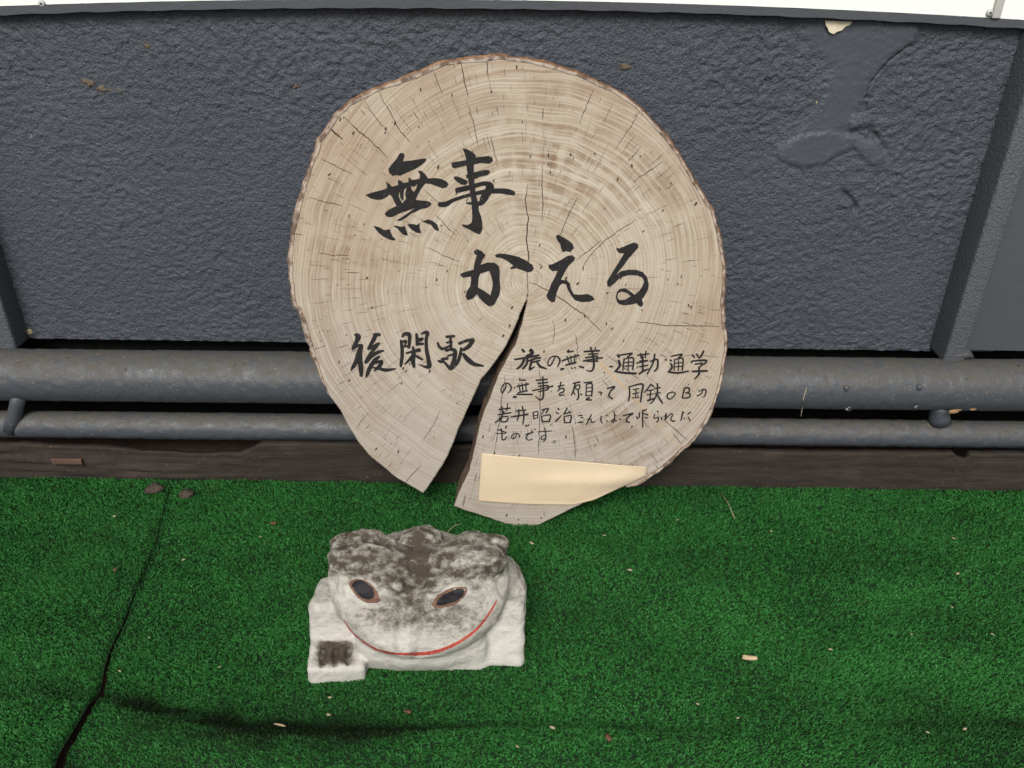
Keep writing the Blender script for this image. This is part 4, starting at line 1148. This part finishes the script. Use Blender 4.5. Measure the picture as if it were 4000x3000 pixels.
def rbox(X, Y, Z, c, h, r, rot=None):
    x, y, z = X - c[0], Y - c[1], Z - c[2]
    if rot is not None:
        R = np.array(rot.transposed())
        x, y, z = R[0, 0] * x + R[0, 1] * y + R[0, 2] * z, R[1, 0] * x + R[1, 1] * y + R[1, 2] * z, R[2, 0] * x + R[2, 1] * y + R[2, 2] * z
    qx, qy, qz = np.abs(x) - h[0] + r, np.abs(y) - h[1] + r, np.abs(z) - h[2] + r
    return np.sqrt(np.maximum(qx, 0) ** 2 + np.maximum(qy, 0) ** 2 + np.maximum(qz, 0) ** 2) + np.minimum(np.maximum(qx, np.maximum(qy, qz)), 0) - r
def capsule(X, Y, Z, a, b, ra, rb):
    a = np.array(a); b = np.array(b); d = b - a
    t = np.clip(((X - a[0]) * d[0] + (Y - a[1]) * d[1] + (Z - a[2]) * d[2]) / (d @ d), 0, 1)
    return np.sqrt((X - a[0] - d[0] * t) ** 2 + (Y - a[1] - d[1] * t) ** 2 + (Z - a[2] - d[2] * t) ** 2) - (ra + (rb - ra) * t)

TILT = Matrix.Rotation(math.radians(-45), 3, 'X')        # head frame: z' up the face, -y' out of the face
HR = TILT
HC = np.array((0.004, -0.034, 0.112))
def frog_field(X, Y, Z):
    # head frame coordinates
    R = np.array(HR.transposed())
    x, y, z = X - HC[0], Y - HC[1], Z - HC[2]
    a = R[0, 0] * x + R[0, 1] * y + R[0, 2] * z
    c = -(R[1, 0] * x + R[1, 1] * y + R[1, 2] * z)
    b = R[2, 0] * x + R[2, 1] * y + R[2, 2] * z
    # shield-shaped wedge head
    bs = b - 0.04 * a * (1 - sstep(-0.01, 0.03, b))
    bb = np.clip((bs + 0.090) / 0.158, 0, 1)
    half = 0.121 * np.sqrt(np.clip(1 - (1 - np.clip(bb, 0, 0.72) / 0.72) ** 2.15, 1e-4, 1))
    half = half * (1 - 0.07 * sstep(0.8, 1.0, bb))
    dome = 0.034 - 0.020 * (a / 0.12) ** 2 - 0.016 * ((b + 0.01) / 0.075) ** 2
    dside = (np.abs(a - 0.008 * (1 - sstep(-0.06, 0.03, b))) - half) * 0.75
    dtop = np.maximum(b - 0.056, -0.091 - bs)
    dfront = (c - dome) * 0.85
    dback = -c - 0.030
    r = 0.017
    q1, q2, q3 = np.maximum(dside + r, 0), np.maximum(dtop + r, 0), np.maximum(np.maximum(dfront, dback) + r, 0)
    head = np.sqrt(q1 ** 2 + q2 ** 2 + q3 ** 2) + np.minimum(np.maximum(np.maximum(dside, dtop), np.maximum(dfront, dback)) + r, 0) - r
    def hp(aa, bb_, cc): return np.array(HC) + np.array(HR @ Vector((aa, -cc, bb_)))
    d = head
    for s in (-1, 1):
        d = smin(d, capsule(X, Y, Z, hp(s * 0.100, 0.034, 0.018), hp(s * 0.020, 0.002, 0.036), 0.013, 0.009), 0.005)
        d = -smin(-d, ell(X, Y, Z, hp(s * 0.050, -0.036, 0.042), (0.040, 0.018, 0.024), HR), 0.010)
        d = -smin(-d, ell(X, Y, Z, hp(s * 0.118, 0.010, 0.020), (0.014, 0.016, 0.030), HR), 0.008)
    # brow ridges, eye swellings, central furrow, nose ridge
    for s in (-1, 1):
        d = smin(d, ell(X, Y, Z, hp(s * 0.060, -0.004, 0.020), (0.034, 0.017, 0.016), HR), 0.008)
        d = smin(d, ell(X, Y, Z, hp(s * 0.074, 0.036, 0.012), (0.046, 0.026, 0.020), HR), 0.010)
        d = smin(d, ell(X, Y, Z, hp(s * 0.076, 0.056, -0.006), (0.046, 0.022, 0.020), HR), 0.008)
    d = smin(d, capsule(X, Y, Z, hp(0.0, -0.005, 0.030), hp(-0.010, -0.072, 0.018), 0.012, 0.015), 0.008)
    for s in (-1, 1):
        cut = capsule(X, Y, Z, hp(s * 0.020, -0.022, 0.043), hp(s * 0.026 - 0.006, -0.056, 0.036), 0.006, 0.005)
        d = -smin(-d, cut, 0.010)
    cut = capsule(X, Y, Z, hp(0.002, 0.080, 0.020), hp(0.000, 0.010, 0.038), 0.016, 0.009)
    d = -smin(-d, cut, 0.014)
    # back, and the hump showing between the brows
    d = smin(d, ell(X, Y, Z, (0.0, 0.040, 0.060), (0.098, 0.070, 0.072)), 0.014)
    d = smin(d, ell(X, Y, Z, (0.004, 0.022, 0.136), (0.032, 0.026, 0.028)), 0.008)
    # chest below the lip
    d = smin(d, rbox(X, Y, Z, (0.012, -0.028, 0.022), (0.088, 0.046, 0.036), 0.018), 0.016)
    d = smin(d, ell(X, Y, Z, (0.0, -0.050, 0.036), (0.082, 0.040, 0.036)), 0.020)
    # arms: the left one ends in a foot set forward, the right one is a plain block
    la = rbox(X, Y, Z, (-0.108, -0.026, 0.040), (0.034, 0.038, 0.050), 0.011, Matrix.Rotation(math.radians(-14), 3, 'X'))
    d = smin(d, la, 0.006)
    foot = rbox(X, Y, Z, (-0.103, -0.072, 0.008), (0.038, 0.026, 0.020), 0.007, Matrix.Rotation(math.radians(4), 3, 'Z'))
    d = smin(d, foot, 0.006)
    for gx in (-0.123, -0.106, -0.089):
        d = -smin(-d, capsule(X, Y, Z, (gx, -0.068, 0.028), (gx + 0.003, -0.089, 0.027), 0.0042, 0.0038), 0.002)
    ra = rbox(X, Y, Z, (0.112, -0.016, 0.036), (0.036, 0.042, 0.050), 0.010, Matrix.Rotation(math.radians(-16), 3, 'X'))
    d = smin(d, ra, 0.006)
    d = -smin(-d, capsule(X, Y, Z, (0.092, -0.040, 0.092), (0.158, -0.004, 0.080), 0.007, 0.007), 0.006)
    # thighs behind
    d = smin(d, ell(X, Y, Z, (-0.100, 0.030, 0.046), (0.032, 0.044, 0.056)), 0.008)
    d = smin(d, ell(X, Y, Z, (0.118, 0.030, 0.046), (0.030, 0.046, 0.056)), 0.008)
    # chisel roughness, coarser on the weathered crown
    crown = sstep(0.115, 0.155, Z)
    d = d + 0.0012 * vnoise3(X * 90 + 20, Y * 120 + 20, Z * 160 + 20, 75) * sstep(0.03, 0.06, Z) + 0.0016 * vnoise3(X * 55 + 20, Y * 55 + 20, Z * 55 + 20, 71) + 0.0008 * vnoise3(X * 140 + 20, Y * 140 + 20, Z * 140 + 20, 72)
    d = d + crown * (0.0020 * vnoise3(X * 45 + 30, Y * 75 + 30, Z * 110 + 30, 73) + 0.0020 * vnoise3(X * 120 + 30, Y * 150 + 30, Z * 190 + 30, 74))
    # toe grooves on the foot
    return np.maximum(d, 0.001 - Z)

def surface_nets(Fv, org, h):
    nx, ny, nz = Fv.shape
    ins = Fv < 0
    cnt = np.zeros((nx - 1, ny - 1, nz - 1), np.int8)
    for dx in (0, 1):
        for dy in (0, 1):
            for dz in (0, 1):
                cnt += ins[dx:nx - 1 + dx, dy:ny - 1 + dy, dz:nz - 1 + dz]
    act = (cnt > 0) & (cnt < 8)
    I = np.argwhere(act)
    idx = -np.ones(act.shape, np.int64); idx[act] = np.arange(len(I))
    acc = np.zeros((len(I), 3)); k = np.zeros(len(I))
    cs = [(a, b, c) for a in (0, 1) for b in (0, 1) for c in (0, 1)]
    for ca in cs:
        for ax in range(3):
            if ca[ax]: continue
            cb = list(ca); cb[ax] = 1
            fa_ = Fv[I[:, 0] + ca[0], I[:, 1] + ca[1], I[:, 2] + ca[2]]; fb_ = Fv[I[:, 0] + cb[0], I[:, 1] + cb[1], I[:, 2] + cb[2]]
            m = (fa_ < 0) != (fb_ < 0)
            t = np.where(m, fa_ / np.where(fa_ == fb_, 1, fa_ - fb_), 0)
            p = np.array(ca)[None, :] + t[:, None] * (np.array(cb) - np.array(ca))[None, :]
            acc += p * m[:, None]; k += m
    Vv = (I + acc / k[:, None]) * h + np.array(org)
    quads = []
    for ax in range(3):
        sl0 = [slice(None)] * 3; sl1 = [slice(None)] * 3
        sl0[ax] = slice(0, -1); sl1[ax] = slice(1, None)
        a0, a1 = ins[tuple(sl0)], ins[tuple(sl1)]
        E = np.argwhere(a0 != a1)
        o1, o2 = [q for q in range(3) if q != ax]
        E = E[(E[:, o1] > 0) & (E[:, o2] > 0) & (E[:, o1] < Fv.shape[o1] - 1) & (E[:, o2] < Fv.shape[o2] - 1)]
        def cell(d1, d2):
            q = E.copy(); q[:, o1] -= d1; q[:, o2] -= d2
            return idx[q[:, 0], q[:, 1], q[:, 2]]
        Q = np.stack([cell(1, 1), cell(0, 1), cell(0, 0), cell(1, 0)], -1)
        flip = a0[E[:, 0], E[:, 1], E[:, 2]]
        if ax == 1: flip = ~flip
        Q[~flip] = Q[~flip][:, ::-1]
        quads.append(Q)
    return Vv, np.concatenate(quads)
h = 0.0021
ax_ = [np.arange(a, b, h, dtype=np.float32) for a, b in ((-0.165, 0.172), (-0.125, 0.135), (-0.006, 0.200))]
X, Y, Z = np.meshgrid(*ax_, indexing='ij')
FVv, FQ = surface_nets(frog_field(X, Y, Z).astype(np.float32), (ax_[0][0], ax_[1][0], ax_[2][0]), h)
del X, Y, Z
fw = FVv + np.array((FX, FYc, 0.0))
me = mesh_np('body', fw, FQ, True)
# grime settles on the crown, the brow furrows and the back; the front of chest and arms was washed clean
x, y, z = FVv.T
R = np.array(HR.transposed())
q = R @ (FVv - HC).T
ha, hb, hc = q[0], q[2], -q[1]
g2 = lambda u, v, su, sv: np.exp(-((ha - u) / su) ** 2 - ((hb - v) / sv) ** 2)
onhead = sstep(-0.02, 0.0, hc) * sstep(-0.090, -0.060, hb)
gr = 0.14 + onhead * 0.30
gr += onhead * 0.55 * sstep(0.010, 0.052, hb) + 0.35 * sstep(0.115, 0.150, z)
gr += onhead * (0.40 * g2(0.002, 0.030, 0.024, 0.034) + 0.26 * g2(-0.044, -0.036, 0.046, 0.026) + 0.28 * g2(0.050, -0.034, 0.048, 0.028) + 0.12 * g2(0.0, -0.030, 0.03, 0.03) + 0.22 * g2(-0.062, 0.030, 0.030, 0.010) + 0.25 * g2(0.050, 0.034, 0.034, 0.010))
gr -= onhead * (0.34 * g2(-0.072, -0.006, 0.030, 0.016) + 0.34 * g2(0.052, -0.004, 0.034, 0.014) + 0.25 * g2(-0.010, -0.066, 0.030, 0.010))
gr += (1 - onhead) * (0.30 * sstep(0.055, 0.085, z) + 0.20 * sstep(0.0, 0.04, y)) - 0.10 * (1 - sstep(0.02, 0.05, z))
pit = 0.7 * vnoise3(x * 45 + 30, y * 75 + 30, z * 110 + 30, 73) + 0.8 * vnoise3(x * 120 + 30, y * 150 + 30, z * 190 + 30, 74)
gr = np.minimum(gr, 0.78 + onhead * 0.16 * g2(0.002, 0.030, 0.024, 0.040)) + 0.20 * pit * sstep(0.10, 0.14, z)
fm_ = np.exp(-((x + 0.106) / 0.030) ** 4) * np.exp(-((y + 0.075) / 0.018) ** 4) * sstep(0.014, 0.020, z) * (1 - sstep(0.040, 0.048, z))
gr += 0.95 * fm_
a = me.attributes.new('grime', 'FLOAT', 'POINT')
a.data.foreach_set('value', gr.astype(np.float32))
bvh = BVHTree.FromPolygons([Vector(v) for v in fw], [tuple(int(k) for k in q) for q in FQ])
body = link('body', me, M['stone'], frog)

def hit(px, py, off):
    d = ray(px, py).normalized()
    loc, n_, i_, dist = bvh.ray_cast(CAM, d)
    if loc is None: return None
    return loc - d * off
Z3 = lambda a, b: (1150 + a * 1000 / 2212, 2000 + b * 1000 / 2212)
def patch(name, poly, off, mat, parent, rings=7, label=None):
    """a painted patch that follows the stone: concentric rings shrunk towards the centre"""
    P = resample(poly + [poly[0]], 12, 4.0, len(poly) * 7)[:-1]
    c = P.mean(0)
    V, Fc = [], []
    n = len(P)
    for r in range(rings):
        f = 1 - r / rings
        for p in P:
            q = c + (p - c) * f
            V.append(hit(*Z3(*q), off))
    V.append(hit(*Z3(*c), off))
    if any(v is None for v in V): return None
    for r in range(rings - 1):
        for i in range(n):
            j = (i + 1) % n
            Fc.append((r * n + i, r * n + j, (r + 1) * n + j, (r + 1) * n + i))
    for i in range(n):
        Fc.append(((rings - 1) * n + i, (rings - 1) * n + (i + 1) % n, rings * n))
    return link(name, mesh_py(name, V, Fc, True), mat, parent, label)
eyeL = [(470, 620), (490, 590), (540, 575), (610, 590), (670, 630), (715, 690), (735, 740), (750, 765), (720, 785), (660, 790), (600, 775), (545, 740), (505, 690), (480, 650)]
pupL = [(495, 625), (525, 595), (575, 590), (630, 615), (675, 660), (692, 710), (680, 745), (640, 755), (590, 745), (545, 710), (515, 670)]
eyeR = [(1185, 800), (1205, 765), (1240, 720), (1300, 680), (1370, 655), (1440, 645), (1490, 650), (1495, 680), (1470, 730), (1420, 780), (1350, 815), (1280, 830), (1215, 828)]
pupR = [(1222, 800), (1240, 760), (1285, 715), (1340, 690), (1400, 668), (1450, 662), (1470, 680), (1455, 725), (1400, 770), (1330, 795), (1265, 805)]
for e, p in ((eyeL, pupL), (eyeR, pupR)):
    eo = patch('eye', e, 0.0008, M['eyerim'], frog, label='black almond eye with a brown painted rim')
    if eo: patch('pupil', p, 0.0016, M['eyeblack'], eo)
mouth = [(432, 945, 8), (480, 1020, 12), (540, 1080, 14), (620, 1140, 17), (700, 1185, 20), (800, 1215, 20), (880, 1226, 20), (960, 1228, 22), (1040, 1228, 30), (1150, 1222, 32), (1250, 1200, 30), (1350, 1162, 28), (1440, 1115, 25), (1520, 1060, 23), (1590, 1000, 21), (1650, 925, 19), (1700, 850, 17), (1735, 790, 14), (1748, 760, 8)]
def make_mouth():
    A = np.array(mouth, float)
    t = np.linspace(0, len(A) - 1, 90)
    Q = np.stack([np.interp(t, np.arange(len(A)), A[:, k]) for k in range(3)], -1)
    T = np.gradient(Q[:, :2], axis=0); T /= np.linalg.norm(T, axis=1)[:, None]
    V = []
    for q, tt in zip(Q, T):
        nn = np.array([-tt[1], tt[0]]) * q[2] / 2 * random.uniform(0.85, 1.15)
        for s in (-1, -0.33, 0.33, 1):
            w = hit(*Z3(*(q[:2] + nn * s)), 0.0007)
            V.append(w)
    ok = [v is not None for v in V]
    Fc = [(4 * i + k, 4 * i + k + 1, 4 * i + k + 5, 4 * i + k + 4) for i in range(len(Q) - 1) for k in range(3)]
    Fc = [f for f in Fc if all(ok[i] for i in f)]
    V = [v if v is not None else Vector((FX, FYc, 0.05)) for v in V]
    return mesh_py('mouth_line', V, Fc, True)
link('mouth_line', make_mouth(), M['lip'], frog, 'thin red painted smile')
# ------------------------------------------------------------------ litter on the turf
def on_turf(px, py):
    p = at_z(px, py, 0.005)
    p.z = float(turf_z(np.array([p.x]), np.array([p.y]))[0])
    return p
q = on_turf(2925, 2588) + Vector((0, 0, 0.010))
link('wood_chip', lump_mesh('wood_chip', q, (0.0105, 0.0035, 0.0032), 101, 3, 0.35, yaw=-0.1), M['chip'], None, 'pale wood chip lying alone on the open turf', 'wood chip', loc=q)
q = on_turf(1098, 2858) + Vector((0, 0, 0.009))
link('wood_splinter', lump_mesh('wood_splinter', q, (0.0085, 0.0014, 0.0014), 102, 2, 0.3, yaw=-0.25), M['chip'], None, 'thin pale splinter lying in the dark carpet fold', 'splinter', loc=q)
for i, (a, b, s, lab) in enumerate(((605, 1912, 0.015, 'larger dark clod of dirt on the turf seam by the beam'), (728, 1935, 0.012, 'smaller dark clod of dirt on the turf by the beam'))):
    q = on_turf(a, b) + Vector((0, 0, 0.006))
    link('dirt_clod', lump_mesh('dirt_clod', q, (s, s * 0.8, s * 0.55), 110 + i, 3, 0.4, yaw=0.5), M['clod'], None, lab, 'dirt clod', loc=q)
for i, (a, b) in enumerate(((1596, 2795), (455, 2240), (2370, 2920), (1070, 2055))):
    q = on_turf(a, b) + Vector((0, 0, 0.008))
    link('leaf_scrap', lump_mesh('leaf_scrap', q, (0.0042, 0.003, 0.0014), 120 + i, 3, 0.6, yaw=i * 1.1), M['leaf'], None, ['curled brown scrap of dead leaf in front of the stone frog', 'curled brown scrap of dead leaf just left of the turf seam', 'curled brown scrap of dead leaf on the open turf by the carpet fold', 'curled brown scrap of dead leaf between the frog and the dirt clods'][i], 'leaf scrap', 'leaf scraps on the turf', loc=q)
flecks = [(2075, 2135, 9), (2460, 2237, 8), (2645, 2042, 5), (3720, 2115, 6), (3738, 2250, 7), (3715, 2385, 4), (2155, 2885, 8), (2880, 2818, 5), (450, 2028, 6), (3010, 2085, 5), (2360, 2103, 5), (1845, 2598, 7), (1290, 2735, 6), (1285, 2805, 6), (720, 2200, 6), (470, 2628, 5), (3870, 2490, 5), (3555, 2495, 4), (2723, 2762, 5), (3240, 2545, 6), (2020, 2960, 5), (585, 2500, 4), (1020, 2110, 4), (860, 2612, 4), (3605, 2905, 5), (3750, 2893, 6)]
special = {(2075, 2135): 'pale dry fleck on the turf between the frog and the tip of the log slice', (1845, 2598): 'pale dry fleck on the turf touching the chest of the stone frog',
           (1290, 2735): 'pale dry fleck on the turf just in front of the toes of the stone frog', (1285, 2805): 'pale dry fleck on the turf at the edge of the fold before the frog',
           (470, 2628): 'pale dry fleck on the turf beside the wide end of the seam', (450, 2028): 'pale dry fleck on the turf between the seam and the rotten beam end',
           (2645, 2042): 'pale dry fleck on the turf near the beam right of the log slice', (1020, 2110): 'pale dry fleck on the turf behind the stone frog toward the dirt clods',
           (3240, 2545): 'grey dry fleck on the turf close to the pale wood chip', (720, 2200): 'pale dry fleck on the turf just right of the thin seam'}
for i, (a, b, s) in enumerate(flecks):
    q = on_turf(a, b) + Vector((0, 0, 0.0085))
    k = s * 0.00040
    link('dry_fleck', lump_mesh('dry_fleck', q, (k * 1.5, k * 0.7, k * 0.5), 130 + i, 1, 0.3, yaw=random.uniform(-0.8, 0.8)), M['fleck'], None, special.get((a, b), 'tiny pale dry fleck of plant litter on open turf away from other things'), 'plant fleck', 'pale flecks scattered on the turf', loc=q)

# fine threads: a cobweb strand on the rail and two hairs of dry grass behind the frog
def thread(name, pts, r, mat, label, cat):
    P = [Vector(p) for p in pts]
    o = tube(name, P, r, mat, None, 6)
    o['label'] = label; o['category'] = cat
    return o
w0 = on_tube(3150, 1512, up_y, zuc, up_r); w1 = on_tube(3138, 1555, up_y, zuc, up_r); w2 = at_y(3128, 1625, up_y - up_r * 0.9)
thread('cobweb_strand', [w0 + Vector((0, -0.001, 0)), w1 + Vector((0, -0.0015, 0)), w1.lerp(w2, 0.6) + Vector((0, -0.001, 0)), w2], [0.0005, 0.0009, 0.0008, 0.0016], M['fleck'], 'pale cobweb strand hanging off the upper rail beside the water drop', 'cobweb')
for pts, lab in ((((1742, 2118), (1752, 2090), (1775, 2070), (1800, 2062)), 'long curved dry grass hair sticking up behind the frog'), (((2812, 1935), (2840, 1975), (2868, 2040)), 'thin straight dry grass stalk on the turf near the beam')):
    P = [on_turf(*q) + Vector((0, 0, 0.010)) for q in pts]
    thread('grass_stalk', P, 0.0006, M['fleck'], lab, 'grass stalk')
